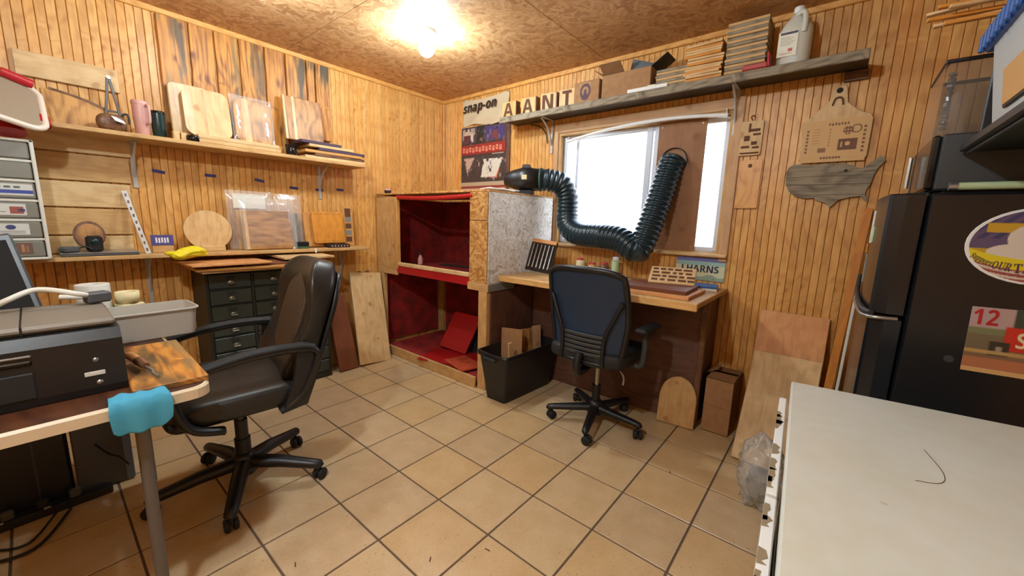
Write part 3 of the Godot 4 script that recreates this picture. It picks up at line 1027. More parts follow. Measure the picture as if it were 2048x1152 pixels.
func tumbler(at: Vector3, h: float, r: float, m: Material, label: String, handle: float) -> void:
	var t := thing("tumbler", label, "tumbler", at)
	put(t, "body", turned([Vector2(0, 0), Vector2(r * 0.8, 0), Vector2(r * 0.86, 0.004), Vector2(r, h * 0.5), Vector2(r * 1.02, h * 0.9), Vector2(r * 1.02, h * 0.9)], 24), m)
	put(t, "lid", turned([Vector2(r * 1.06, h * 0.9), Vector2(r * 1.06, h * 0.9), Vector2(r * 1.06, h * 0.96), Vector2(r * 0.98, h), Vector2(0, h)], 24), M.black_gloss if handle < 0 else m)
	if handle > 0:
		put(t, "handle", tubed([Vector3(r * 0.5, h * 0.85, r * 0.8), Vector3(r * 0.75, h * 0.84, r * 1.5), Vector3(r * 0.75, h * 0.4, r * 1.5), Vector3(r * 0.5, h * 0.36, r * 0.8)], 0.007), m)

func lower_shelf() -> void:
	var t := thing("lower_shelf", "long lower shelf above the drawer cabinet, with round and film-wrapped boards on it", "shelf", Vector3.ZERO)
	put(t, "plank", box(Vector3(1.92, 0.022, 0.25), 0.003), M.board_b, xf(Vector3(0.11, LS - 0.011, ZW + 0.127)))
	for x in [-0.3, 0.93]:
		bracket_at(t, x, LS - 0.022, 0.2, 0.3)
	put(t, "clip", box(Vector3(0.012, 0.035, 0.006), 0.002), M.white, xf(Vector3(0.62, LS - 0.012, ZW + 0.255)))
	# slotted steel angle leaning on the planks
	var a := thing("slotted_angle", "slotted steel angle leaning on the level planks above the lower shelf", "angle iron", Vector3(-0.33, LS, ZW + 0.11))
	var b0 := Vector3(0.02, 0.0, 0.06)
	var b1 := Vector3(-0.035, 0.36, -0.08)
	var s := st()
	beam(s, b0, b1, Vector3.RIGHT, 0.024, 0.003, 0.0005)
	put(a, "bar", s.commit(), M.bracket)
	for k in 9:
		var p := b0.lerp(b1, (k + 0.6) / 9.2)
		var s2 := st()
		beam(s2, p - Vector3(0, 0.009, -0.0035), p + Vector3(0, 0.009, 0), Vector3.RIGHT, 0.008, 0.0042, 0.0005)
		put(a, "slot", s2.commit(), M.walnut)
	drawer_tower()
	# wood-slice clock with a black block before it
	var c := thing("wood_slice", "round wood slice with bark rim standing behind a black gadget on the lower shelf", "wood slice", Vector3(-0.535, LS + 0.0212, ZW + 0.1))
	put(c, "disc", pris(arc(0, 0, 0.062, 0.075, 0, 360, 28).slice(0, 28), 0.024, 0.003), M.walnut, xf(Vector3(0, 0.085, 0), Vector3(-8, 0, 0)))
	put(c, "face", pris(arc(0, 0, 0.052, 0.064, 0, 360, 28).slice(0, 28), 0.003), M.slab_b, xf(Vector3(0, 0.085, 0.024), Vector3(-8, 0, 0)))
	var g := thing("black_gadget", "squat black electronic gadget standing before the wood slice", "gadget", Vector3(-0.525, LS + 0.0212, ZW + 0.165))
	put(g, "body", box(Vector3(0.065, 0.085, 0.05), 0.01), M.black, xf(Vector3(0, 0.0425, 0)))
	put(g, "dial", turned([Vector2(0.018, 0), Vector2(0.018, 0.006), Vector2(0, 0.007)], 18), M.green_dark, xf(Vector3(0, 0.055, 0.025), Vector3(90, 0, 0)))
	var lp := thing("closed_laptop", "closed silver laptop lying on the lower shelf beside the drawer tower", "laptop", Vector3(-0.505, LS, ZW + 0.13))
	put(lp, "base", box(Vector3(0.3, 0.012, 0.2), 0.004), M.grey_dark, xf(Vector3(0, 0.006, 0)))
	put(lp, "lid", box(Vector3(0.3, 0.009, 0.2), 0.004), M.steel, xf(Vector3(0, 0.0165, 0)))
	var sc := thing("scanner", "dark scanner gun with a curled lead lying by the drawer tower", "scanner", Vector3(-0.62, LS + 0.021, ZW + 0.2))
	put(sc, "body", box(Vector3(0.07, 0.03, 0.05), 0.008), M.grey_dark, xf(Vector3(0, 0.016, 0), Vector3(0, 30, 0)))
	put(sc, "lead", tubed([Vector3(0.03, 0.02, 0), Vector3(0.06, 0.03, 0.01), Vector3(0.085, 0.012, 0.02), Vector3(0.1, 0.004, 0.045)], 0.003), M.black)
	# blue tag plate
	var im := Image.create(64, 32, false, Image.FORMAT_RGB8)
	im.fill(rgb(66, 58, 120))
	for k in 5:
		im.fill_rect(Rect2i(13 + k * 8, 8 + (k % 2), 5, 16), rgb(226, 220, 214))
	print_mat("blue_plate", im)
	var bp := thing("blue_plate", "small violet plate with pale lettering standing at the back of the lower shelf", "plate", Vector3(-0.235, LS, ZW + 0.12))
	put(bp, "plate", card(0.105, 0.062, 0.002), M.blue_plate, xf(Vector3(0, 0.075, 0), Vector3(-10, 0, 0)))
	put(bp, "stand", box(Vector3(0.1, 0.045, 0.03), 0.003), M.board_b, xf(Vector3(0, 0.0225, -0.01)))
	# yellow rag
	var y := thing("yellow_rag", "crumpled bright yellow cloth on the end of the wood sheets", "cloth", Vector3(-0.17, 0.965, ZW + 0.36))
	s = st()
	var nz := FastNoiseLite.new()
	nz.seed = 4
	nz.frequency = 14.0
	cushion(s, Vector3(0.19, 0.062, 0.11), 0.8, func(q): return q * (1.0 + 0.45 * nz.get_noise_3d(q.x, q.y * 2.0, q.z)) + Vector3(0, 0.01 * sin(q.x * 40.0), 0), 36, 18)
	put(y, "folds", s.commit(), M.yellow, xf(Vector3(0, 0.045, 0)))
	# round board
	var rb := thing("round_board", "large round laminated board standing on the lower shelf", "cutting board", Vector3(0.0, LS, ZW + 0.1))
	var oc := PackedVector2Array(arc(0, 0, 0.128, 0.128, 0, 360, 40).slice(0, 40))
	for k in 8:
		var clip := Geometry2D.intersect_polygons(oc, PackedVector2Array([Vector2(-0.2, -0.128 + k * 0.032), Vector2(0.2, -0.128 + k * 0.032), Vector2(0.2, -0.096 + k * 0.032), Vector2(-0.2, -0.096 + k * 0.032)]))
		if clip.size() > 0:
			put(rb, "strip", pris(Array(clip[0]), 0.022), M.maple, xf(Vector3(0, 0.132, 0), Vector3(-9, 0, -4)))
	put(rb, "foot_block", box(Vector3(0.13, 0.035, 0.03), 0.004), M.maple, xf(Vector3(0.01, 0.0175, 0.05)))
	# two film-wrapped boards
	var w1 := thing("wrapped_board", "tall board in crumpled clear film, nearest the round board", "wrapped board", Vector3(0.275, LS, ZW + 0.08))
	put(w1, "slab", box(Vector3(0.21, 0.27, 0.024), 0.003), M.board_b, xf(Vector3(0, 0.136, 0), Vector3(-5, 0, 0)))
	put(w1, "film", wrap_mesh(0.29, 0.4, 0.034, 9), M.film, xf(Vector3(-0.01, 0.206, 0.004), Vector3(-5, 0, 0)))
	put(w1, "header_card", box(Vector3(0.2, 0.1, 0.002), 0.0), M.paper, xf(Vector3(-0.01, 0.335, -0.02), Vector3(-5, 0, 0)))
	var w2 := thing("wrapped_board", "brown board with a pale edge in glossy creased film, before the taller wrapped one", "wrapped board", Vector3(0.33, LS, ZW + 0.16))
	put(w2, "slab", box(Vector3(0.28, 0.27, 0.026), 0.003), M.slab_b, xf(Vector3(0.02, 0.137, 0), Vector3(-8, 0, 0)))
	put(w2, "edge", box(Vector3(0.022, 0.27, 0.028), 0.003), M.maple, xf(Vector3(-0.13, 0.137, 0), Vector3(-8, 0, 0)))
	put(w2, "film", wrap_mesh(0.35, 0.36, 0.038, 21), M.film, xf(Vector3(0.02, 0.182, 0), Vector3(-8, 0, 0)))
	var w3 := thing("wrapped_board", "grey bagged board at the back between the wrapped pair and the honey cutting board", "wrapped board", Vector3(0.515, LS, ZW + 0.07))
	put(w3, "slab", box(Vector3(0.13, 0.26, 0.02), 0.003), M.grey_wood, xf(Vector3(0, 0.131, 0), Vector3(-5, 0, 0)))
	put(w3, "film", wrap_mesh(0.19, 0.4, 0.03, 33), M.film, xf(Vector3(0, 0.2, 0.004), Vector3(-5, 0, 0)))
	var gb := thing("green_box", "small dark box with a green base before the bagged board", "box", Vector3(0.56, LS, ZW + 0.17))
	put(gb, "base", box(Vector3(0.08, 0.016, 0.05), 0.002), M.moss, xf(Vector3(0, 0.008, 0)))
	put(gb, "lid", box(Vector3(0.08, 0.035, 0.05), 0.004), M.black, xf(Vector3(0, 0.034, 0)))
	var hb := thing("honey_board", "honey-coloured rectangular cutting board leaning at the end of the lower shelf", "cutting board", Vector3(0.785, LS + 0.03, ZW + 0.12))
	put(hb, "slab", round_board(0.25, 0.25, 0.02, 0.02), M.honey, xf(Vector3(0, 0.125, 0), Vector3(-9, 0, 0)))
	put(hb, "groove", ring_mesh(0.215, 0.215, 0.015, 0.006), M.maple_b, xf(Vector3(0, 0.1285, 0.0195), Vector3(-9, 0, 0)))
	var hb2 := thing("honey_board", "second honey cutting board, mostly hidden behind the first", "cutting board", Vector3(0.72, LS + 0.002, ZW + 0.085))
	put(hb2, "slab", round_board(0.22, 0.27, 0.02, 0.02), M.maple_b, xf(Vector3(0, 0.136, 0), Vector3(-8, 0, 0)))
	im = Image.create(64, 16, false, Image.FORMAT_RGB8)
	im.fill(rgb(46, 32, 34))
	for k in 6:
		im.fill_rect(Rect2i(5 + k * 10, 4, 4, 8), rgb(196, 160, 128))
	print_mat("dark_box_print", im)
	var db := thing("flat_tin", "flat dark tin with pale marks lying under the honey cutting board", "tin", Vector3(0.83, LS, ZW + 0.17))
	put(db, "body", box(Vector3(0.17, 0.028, 0.09), 0.003), M.ink, xf(Vector3(0, 0.014, 0)))
	put(db, "front_print", card(0.16, 0.024, 0.001), M.dark_box_print, xf(Vector3(0, 0.014, 0.045)))
	var es := thing("engraved_plaque", "narrow upright plaque with dark engraved squares at the end of the lower shelf", "plaque", Vector3(0.975, LS, ZW + 0.08))
	put(es, "plate", box(Vector3(0.09, 0.34, 0.014), 0.003), M.maple_b, xf(Vector3(0, 0.171, 0), Vector3(-4, 0, 0)))
	for k in 5:
		put(es, "engraving", box(Vector3(0.05, 0.042 if k < 4 else 0.07, 0.002), 0.0), M.burn if k % 2 == 0 else M.grey, xf(Vector3(0, 0.06 + k * 0.055, 0.0075 - k * 0.0038 + 0.0075), Vector3(-4, 0, 0)))

func ring_mesh(w: float, h: float, r: float, t: float) -> ArrayMesh:
	var s := st()
	var pts := rrect(w, h, r, 4).map(func(q): return Vector3(q.x, q.y, 0))
	pts.append(pts[0])
	pts.append(pts[1])
	tube(s, pts, t / 2, 6, false, Vector2(1, 0.3), Vector3(0, 0, 1))
	return s.commit()

func drawer_tower() -> void:
	var t := thing("drawer_tower", "white plastic drawer tower with labelled grey drawers on the lower shelf", "drawer unit", Vector3(-0.87, LS, ZW + 0.17))
	var w := 0.37
	var h := 0.56
	var d := 0.3
	var s := st()
	for sx in [-1, 1]:
		rbox(s, Vector3(0.014, h, d), xf(Vector3(sx * (w / 2 - 0.007), h / 2, 0)), 0.003)
	rbox(s, Vector3(w, 0.012, d), xf(Vector3(0, h - 0.006, 0)), 0.003)
	rbox(s, Vector3(w, 0.012, d), xf(Vector3(0, 0.006, 0)), 0.003)
	rbox(s, Vector3(w - 0.02, h - 0.02, 0.006), xf(Vector3(0, h / 2, -d / 2 + 0.004)), 0.001)
	for k in range(1, 6):
		rbox(s, Vector3(w - 0.02, 0.012, d - 0.01), xf(Vector3(0, 0.006 + k * (h - 0.012) / 6, 0)), 0.002)
	put(t, "frame", s.commit(), M.white_b)
	for k in 6:
		var dr := put(t, "drawer", box(Vector3(w - 0.034, 0.076, d - 0.02), 0.006), M.frost_grey, xf(Vector3(0, 0.052 + k * (h - 0.012) / 6, 0.008)))
		put(dr, "handle", box(Vector3(0.09, 0.012, 0.012), 0.004), M.white_b, xf(Vector3(-0.06, -0.026, d / 2 - 0.008)))
		if k < 4:
			var im := Image.create(64, 32, false, Image.FORMAT_RGB8)
			im.fill(rgb(206, 208, 200))
			if k == 3:
				im.fill_rect(Rect2i(0, 17, 64, 10), rgb(58, 74, 150))
				for q in 9:
					im.fill_rect(Rect2i(4 + q * 6, 6, 4, 6), rgb(90, 100, 96))
			elif k == 2:
				im.fill_rect(Rect2i(40, 8, 20, 20), rgb(150, 78, 66))
				im.fill_rect(Rect2i(52, 14, 10, 8), rgb(60, 54, 92))
				im.fill_rect(Rect2i(14, 8, 12, 9), rgb(76, 80, 110))
				im.fill_rect(Rect2i(8, 22, 26, 2), rgb(120, 120, 120))
			elif k == 1:
				for yy in 14:
					var ww := int(sqrt(maxf(0.0, 49.0 - (yy - 7) * (yy - 7))) * 1.3)
					im.fill_rect(Rect2i(32 - ww, 3 + yy, ww * 2, 1), rgb(52, 62, 110))
				im.fill_rect(Rect2i(8, 21, 48, 2), rgb(120, 126, 130))
				im.fill_rect(Rect2i(8, 26, 48, 2), rgb(120, 126, 130))
			else:
				im.fill(rgb(112, 84, 70))
				im.fill_rect(Rect2i(20, 4, 12, 22), rgb(170, 126, 88))
				im.fill_rect(Rect2i(38, 8, 10, 18), rgb(150, 110, 84))
			print_mat("drawer_label_%d" % k, im)
			var ww: float = [0.05, 0.11, 0.13, 0.3][k]
			put(dr, "label_card", card(ww, 0.052, 0.001), M["drawer_label_%d" % k], xf(Vector3(0.16 - ww / 2 - (0.03 if k < 3 else 0.0), 0.003, d / 2 - 0.01)))

func wall_tags() -> void:
	var sp := [[-0.195, 1.49, -9], [0.068, 1.493, -1], [0.359, 1.488, -10], [0.593, 1.454, -3], [0.788, 1.454, 0], [0.96, 1.468, 0]]
	var lab := ["blue tape tag on the beadboard, first after the shelf bracket", "blue tape tag on the beadboard above the round board", "blue tape tag on the beadboard above the film-wrapped boards", "blue tape tag on the beadboard above the bagged grey board", "blue tape tag on the beadboard above the honey cutting board", "blue tape tag on the beadboard above the engraved plaque, last of its row"]
	for k in 6:
		solo("tape_tag", lab[k], "tape", box(Vector3(0.062, 0.019, 0.0016), 0.0004), M.blue_tape, xf(Vector3(sp[k][0], sp[k][1], ZW + 0.0004), Vector3(0, 0, sp[k][2])), "blue tape tags")

# steel card-file cabinet, three columns of drawers
func file_cabinet() -> void:
	var w := 0.755
	var h := 0.89
	var d := 0.33
	var t := thing("drawer_cabinet", "dark green steel cabinet of many small drawers under the lower shelf", "cabinet", Vector3(0.285, 0, ZW + d / 2 + 0.002))
	var s := st()
	rbox(s, Vector3(w, 0.05, d), xf(Vector3(0, 0.025, 0)), 0.003)
	rbox(s, Vector3(w, 0.012, d), xf(Vector3(0, h - 0.006, 0)), 0.003)
	rbox(s, Vector3(w, h - 0.06, 0.01), xf(Vector3(0, h / 2 + 0.02, -d / 2 + 0.006)), 0.001)
	for k in 4:
		rbox(s, Vector3(0.016, h - 0.062, d), xf(Vector3(-w / 2 + 0.008 + k * (w - 0.016) / 3, 0.05 + (h - 0.062) / 2, 0)), 0.002)
	for k in 8:
		rbox(s, Vector3(w - 0.02, 0.008, d - 0.004), xf(Vector3(0, 0.05 + (k + 1) * (h - 0.062) / 8 - 0.004, -0.002)), 0.001)
	put(t, "carcass", s.commit(), M.cabinet_dark)
	var cw := (w - 0.016) / 3
	var rh := (h - 0.062) / 8
	var front := box(Vector3(cw - 0.02, rh - 0.012, 0.28), 0.004)
	s = st()
	lathe(s, [Vector2(0.0, 0.0), Vector2(0.02, 0.0), Vector2(0.024, 0.004), Vector2(0.02, 0.014), Vector2(0.008, 0.018), Vector2(0, 0.019)], Transform3D(Basis.from_euler(Vector3(PI / 2, 0, 0)).scaled(Vector3(1.0, 0.55, 1.0)), Vector3.ZERO), 16)
	rbox(s, Vector3(0.04, 0.006, 0.022), xf(Vector3(0, -0.008, 0.011)), 0.002)
	var pull := s.commit()
	var holder := box(Vector3(0.05, 0.02, 0.003), 0.001)
	for c in 3:
		for r in 8:
			var dr := put(t, "drawer", front, M.cabinet, xf(Vector3(-w / 2 + 0.008 + (c + 0.5) * cw, 0.05 + (r + 0.5) * rh - 0.004, d / 2 - 0.135)))
			put(dr, "pull", pull, M.pewter, xf(Vector3(0, -0.008, 0.14)))
			put(dr, "card_holder", holder, M.cabinet_dark, xf(Vector3(0, 0.024, 0.1405)))
	# sheets of plywood lying on top, sticking out in front
	var sh := [[0.26, 0.78, 0.4, "board", 1.0, 0.04], [0.18, 0.66, 0.42, "maple_b", -2.0, 0.06], [0.33, 0.5, 0.4, "mauve", 1.0, 0.05], [0.02, 0.42, 0.42, "board_pink", 3.0, 0.085], [0.5, 0.34, 0.4, "board", -1.0, 0.05]]
	var lab := ["pale sheet lying lowest on the drawer cabinet", "honey sheet lying second on the drawer cabinet", "mauve sheet in the pile on the drawer cabinet", "pinkish sheet at the end of the pile, under the yellow cloth", "short pale sheet topmost on the drawer cabinet"]
	var y := h
	for k in sh.size():
		var e: Array = sh[k]
		var th: float = 0.015 if k != 3 else 0.012
		solo("wood_sheet", lab[k], "board", box(Vector3(e[1], th, e[2]), 0.002), M[e[3]], xf(Vector3(e[0], y + th / 2, ZW + 0.015 + e[2] / 2 + e[5] * 0.6), Vector3(0, e[4], 0)), "wood sheets on the drawer cabinet")
		y += th + 0.0005

func floor_bits() -> void:
	var sp := [[0.075, -0.08, 40, "thin wood splinter on the tile nearest the white cabinet corner"], [0.247, 0.05, 100, "short wood splinter on a tile between the chairs and the white cabinet"], [1.219, 0.425, 20, "dark wood crumb on the grout before the cartons"], [-0.26, -0.428, 70, "pale splinter on the floor beside the table leg"]]
	for e in sp:
		solo("splinter", e[3], "splinter", box(Vector3(0.022, 0.003, 0.004), 0.001), M.burn, xf(Vector3(e[0], 0.0015, e[1]), Vector3(0, e[2], 0)), "splinters on the floor tiles")

func leaning_boards_left() -> void:
	var a := [
		["leaning_board", "wide knotty pale board leaning beside the red-lined cabinet", Vector3(1.04, 0.0, ZW + 0.34), Vector3(1.11, 0.76, ZW + 0.09), 0.29, 0.02, "board"],
		["leaning_board", "mauve-brown narrow board leaning by the drawer cabinet", Vector3(0.805, 0.0, ZW + 0.33), Vector3(0.805, 0.6, ZW + 0.14), 0.16, 0.018, "mauve"],
		["leaning_board", "bark-topped pale board behind the mauve one", Vector3(0.79, 0.0, ZW + 0.13), Vector3(0.8, 0.72, ZW + 0.025), 0.18, 0.022, "board_b"]]
	for e in a:
		var at: Vector3 = e[2]
		var t := thing(e[0], e[1], "board", at, 0, "boards leaning on the shelf wall")
		var s := st()
		var lift := Vector3(0, 0.006, 0)
		beam(s, lift, e[3] - at, Vector3.RIGHT, e[4], e[5], 0.003)
		put(t, "plank", s.commit(), M[e[6]])
		if e[6] != "mauve":
			var top: Vector3 = e[3] - at
			put(t, "bark", pris([Vector2(-0.05, 0), Vector2(0.02, 0.0), Vector2(0.06, 0.03), Vector2(0.03, 0.07), Vector2(-0.02, 0.05), Vector2(-0.06, 0.06)], e[5] + 0.004, 0.002), M.walnut, Transform3D(beam_xf(Vector3.ZERO, top, Vector3.RIGHT).basis, top + Vector3(0.0, -0.05, -0.01)))

# ---------------------------------------------------------------- chairs
func caster() -> ArrayMesh:
	var s := st()
	for sx in [-1, 1]:
		lathe(s, [Vector2(0, -0.009), Vector2(0.022, -0.009), Vector2(0.027, -0.005), Vector2(0.027, 0.005), Vector2(0.022, 0.009), Vector2(0, 0.009)], xf(Vector3(sx * 0.015, 0.027, 0.012), Vector3(0, 0, 90)), 18)
	rbox(s, Vector3(0.012, 0.03, 0.03), xf(Vector3(0, 0.045, 0.006)), 0.004)
	tube(s, [Vector3(0, 0.05, 0), Vector3(0, 0.075, 0)], 0.008, 10)
	return s.commit()

func star_base(t: Node3D, r: float, first: float, hub_y: float, f := 1.0) -> void:
	var cm := caster()
	var s := st()
	lathe(s, [Vector2(0, 0.06), Vector2(0.045, 0.06), Vector2(0.05, 0.066), Vector2(0.045, hub_y + 0.03), Vector2(0.034, hub_y + 0.05), Vector2(0, hub_y + 0.052)], Transform3D.IDENTITY, 22)
	put(t, "hub", s.commit(), M.black)
	for k in 5:
		var a := deg_to_rad(first + 72.0 * k)
		var d := Vector3(cos(a), 0, sin(a))
		s = st()
		tube(s, [d * 0.03 + Vector3(0, hub_y, 0), d * (r * 0.5) + Vector3(0, hub_y - 0.008, 0), d * (r * 0.92) + Vector3(0, 0.085, 0), d * (r + 0.01) + Vector3(0, 0.08, 0), d * (r + 0.02) + Vector3(0, 0.07, 0)], [0.036 * f, 0.032 * f, 0.026 * f, 0.024 * f, 0.014 * f], 12, true, Vector2(0.85, 1.0))
		put(t, "leg", s.commit(), M.black)
		put(t, "caster", cm, M.black_matt, Transform3D(Basis(Vector3.UP, 1.1 * k + 0.5), d * r))

func mesh_chair() -> void:
	# local: faces -Z; turned to face the bench (+X)
	var t := thing("mesh_chair", "swivel chair with a blue-grey mesh back pushed up to the workbench", "chair", Vector3(1.43, 0, -0.12), -PI / 2)
	star_base(t, 0.285, 1.0, 0.1, 0.85)
	put(t, "gas_lift", rod(Vector3(0, 0.14, 0), Vector3(0, 0.42, 0), 0.015, 14), M.steel)
	put(t, "lift_cover", rod(Vector3(0, 0.12, 0), Vector3(0, 0.25, 0), 0.026, 16), M.black)
	var mech := put(t, "mechanism", box(Vector3(0.2, 0.045, 0.24), 0.01), M.black, xf(Vector3(0, 0.428, 0)))
	put(mech, "lever", tubed([Vector3(0.08, 0, 0.05), Vector3(0.16, -0.015, 0.06), Vector3(0.2, -0.05, 0.07), Vector3(0.2, -0.1, 0.07)], 0.006), M.steel)
	var s := st()
	cushion(s, Vector3(0.49, 0.1, 0.47), 0.3, func(q): return q + Vector3(0, -0.3 * maxf(0.0, -q.z - 0.12) * 0.6, 0))
	put(t, "seat", s.commit(), M.black_matt, xf(Vector3(0, 0.492, -0.01)))
	# back: a curved mesh in a frame, leaning back; z is to the rear
	var back := func(u: float, v: float) -> Vector3:
		# u -1..1 across, v 0..1 up
		var wv := lerpf(0.215, 0.245, smoothstep(0.0, 0.55, v)) - 0.014 * pow(v, 6.0)
		return Vector3(u * wv, 0.46 + 0.545 * v - 0.035 * pow(absf(u), 4.0) * v, 0.225 + 0.06 * v - 0.055 * u * u + 0.03 * sin(v * PI) * -1.0)
	var g := []
	for j in 21:
		var row := []
		for i in 17:
			row.append(back.call(i / 8.0 - 1.0, j / 20.0))
		g.append(row)
	s = st()
	skin(s, g)
	var g2 := []
	for row in g:
		var r2: Array = row.map(func(q): return q - Vector3(0, 0, 0.006))
		r2.reverse()
		g2.append(r2)
	skin(s, g2)
	put(t, "mesh_panel", s.commit(), M.mesh_cloth)
	var rim := []
	for k in 13:
		rim.append(back.call(-1.0 + k / 6.0, 1.0))
	for k in 12:
		rim.append(back.call(1.0, 1.0 - (k + 1) / 12.0))
	for k in 12:
		rim.append(back.call(1.0 - (k + 1) / 6.0, 0.0))
	for k in 12:
		rim.append(back.call(-1.0, (k + 1) / 12.0))
	rim.append(rim[1])
	s = st()
	tube(s, rim, 0.017, 10, false, Vector2(1.0, 0.8))
	put(t, "back_frame", s.commit(), M.black)
	# lumbar bars and the Y-shaped spine behind the mesh
	s = st()
	for k in 5:
		var v := 0.1 + 0.05 * k
		var pts := []
		for i in 9:
			pts.append(back.call(lerpf(-0.6, 0.6, i / 8.0), v) + Vector3(0, 0, 0.012))
		tube(s, pts, 0.007, 8, true, Vector2(1.6, 0.6))
	put(t, "lumbar_bars", s.commit(), M.charcoal)
	for sx in [-1.0, 1.0]:
		s = st()
		tube(s, curve([back.call(sx * 0.92, 0.72) + Vector3(0, 0, 0.012), back.call(sx * 0.72, 0.5) + Vector3(0, 0, 0.022), back.call(sx * 0.58, 0.28) + Vector3(0, 0, 0.024), back.call(sx * 0.62, 0.0) + Vector3(0, 0, 0.022)], 6), 0.012, 8)
		put(t, "spine_arm", s.commit(), M.black)
	s = st()
	tube(s, curve([Vector3(0, 0.425, 0.08), Vector3(0, 0.4, 0.2), Vector3(0, 0.43, 0.27), back.call(0.0, 0.12) + Vector3(0, 0, 0.03)], 6), 0.024, 10)
	put(t, "back_support", s.commit(), M.black)
	for sx in [-1.0, 1.0]:
		s = st()
		tube(s, curve([Vector3(sx * 0.17, 0.45, 0.02), Vector3(sx * 0.27, 0.45, 0.02), Vector3(sx * 0.29, 0.52, 0.02), Vector3(sx * 0.285, 0.655, 0.01)], 6), 0.017, 10)
		put(t, "arm_post", s.commit(), M.charcoal)
		put(t, "arm_pad", box(Vector3(0.075, 0.03, 0.24), 0.012), M.black_matt, xf(Vector3(sx * 0.285, 0.668, -0.02)))

func leather_chair() -> void:
	var t := thing("leather_chair", "worn black leather swivel chair with loop arms by the white table", "chair", Vector3(-0.223, 0, -1.06), deg_to_rad(85.0))
	star_base(t, 0.32, 128.0, 0.115)
	put(t, "gas_lift", rod(Vector3(0, 0.14, 0), Vector3(0, 0.42, 0), 0.014, 14), M.grey_paint)
	put(t, "lift_cover", rod(Vector3(0, 0.13, 0), Vector3(0, 0.235, 0), 0.032, 16), M.black)
	put(t, "lift_sleeve", rod(Vector3(0, 0.23, 0), Vector3(0, 0.325, 0), 0.026, 16), M.black)
	put(t, "mechanism", box(Vector3(0.2, 0.05, 0.3), 0.01), M.black, xf(Vector3(0, 0.418, 0.03)))
	var s := st()
	cushion(s, Vector3(0.53, 0.13, 0.5), 0.35, func(q): return q + Vector3(0, 0.012 * sin(q.x * 11.0) * (1.0 if q.y > 0 else 0.0) - 0.5 * maxf(0.0, -q.z - 0.16) * 0.5, 0), 36, 18)
	put(t, "seat", s.commit(), M.leather, xf(Vector3(0, 0.49, -0.02)))
	s = st()
	tube(s, [Vector3(-0.25, 0.47, -0.25), Vector3(0.25, 0.47, -0.25)], 0.008, 8)
	put(t, "piping", s.commit(), M.black_matt)
	# padded back, thick, leaning to the rear (+Z), wavy with creases
	var bend := func(q: Vector3) -> Vector3:
		var v := (q.y + 0.33) / 0.66
		var w := 1.0 - 0.16 * smoothstep(0.75, 1.0, v) - 0.06 * smoothstep(0.3, 0.0, v)
		var bulge := 0.02 * sin(v * 9.0) if q.z < 0 else 0.0
		return Vector3(q.x * w, q.y, q.z - bulge - 0.05 * (q.x * q.x) / 0.06)
	s = st()
	cushion(s, Vector3(0.48, 0.62, 0.12), 0.4, bend, 40, 28)
	var bk := put(t, "backrest", s.commit(), M.leather, xf(Vector3(0, 0.745, 0.295), Vector3(18, 0, 0)))
	s = st()
	cushion(s, Vector3(0.45, 0.56, 0.03), 0.35, func(q): return Vector3(q.x * (1.0 - 0.12 * smoothstep(0.1, 0.3, q.y)), q.y, q.z - 0.04 * (q.x * q.x) / 0.06), 30, 16)
	put(bk, "back_shell", s.commit(), M.black, xf(Vector3(0, -0.01, 0.062)))
	s = st()
	cushion(s, Vector3(0.27, 0.44, 0.045), 0.5, null, 28, 16)
	put(bk, "front_panel", s.commit(), M.leather_worn, xf(Vector3(0, 0.03, -0.058)))
	put(t, "back_bracket", tubed([Vector3(0, 0.41, 0.1), Vector3(0, 0.4, 0.24), Vector3(0, 0.46, 0.31), Vector3(0, 0.6, 0.33)], 0.022), M.black)
	for sx in [-1.0, 1.0]:
		s = st()
		var p := curve([Vector3(sx * 0.27, 0.42, -0.1), Vector3(sx * 0.285, 0.47, -0.2), Vector3(sx * 0.285, 0.6, -0.24), Vector3(sx * 0.285, 0.665, -0.17), Vector3(sx * 0.285, 0.695, 0.0), Vector3(sx * 0.285, 0.695, 0.16), Vector3(sx * 0.285, 0.672, 0.245), Vector3(sx * 0.28, 0.6, 0.235), Vector3(sx * 0.275, 0.49, 0.18), Vector3(sx * 0.26, 0.43, 0.1)], 6)
		tube(s, p, 0.022, 12, true, Vector2(1.15, 0.7), Vector3(sx, 0, 0))
		var arm := put(t, "arm_loop", s.commit(), M.black)
		put(arm, "side_plate", pris([Vector2(-0.1, 0.425), Vector2(-0.2, 0.44), Vector2(-0.262, 0.6), Vector2(-0.268, 0.668), Vector2(-0.17, 0.678), Vector2(-0.155, 0.56)], 0.03, 0.006, Transform3D(Basis(Vector3(0, 0, -1), Vector3(0, 1, 0), Vector3(1, 0, 0)), Vector3(sx * 0.272 - 0.015, 0, 0))), M.black)
		s = st()
		tube(s, curve([Vector3(sx * 0.285, 0.672, -0.2), Vector3(sx * 0.285, 0.708, 0.0), Vector3(sx * 0.285, 0.706, 0.18), Vector3(sx * 0.285, 0.69, 0.235)], 6), 0.026, 12, true, Vector2(1.1, 0.55), Vector3(sx, 0, 0))
		put(arm, "arm_pad", s.commit(), M.black_matt)

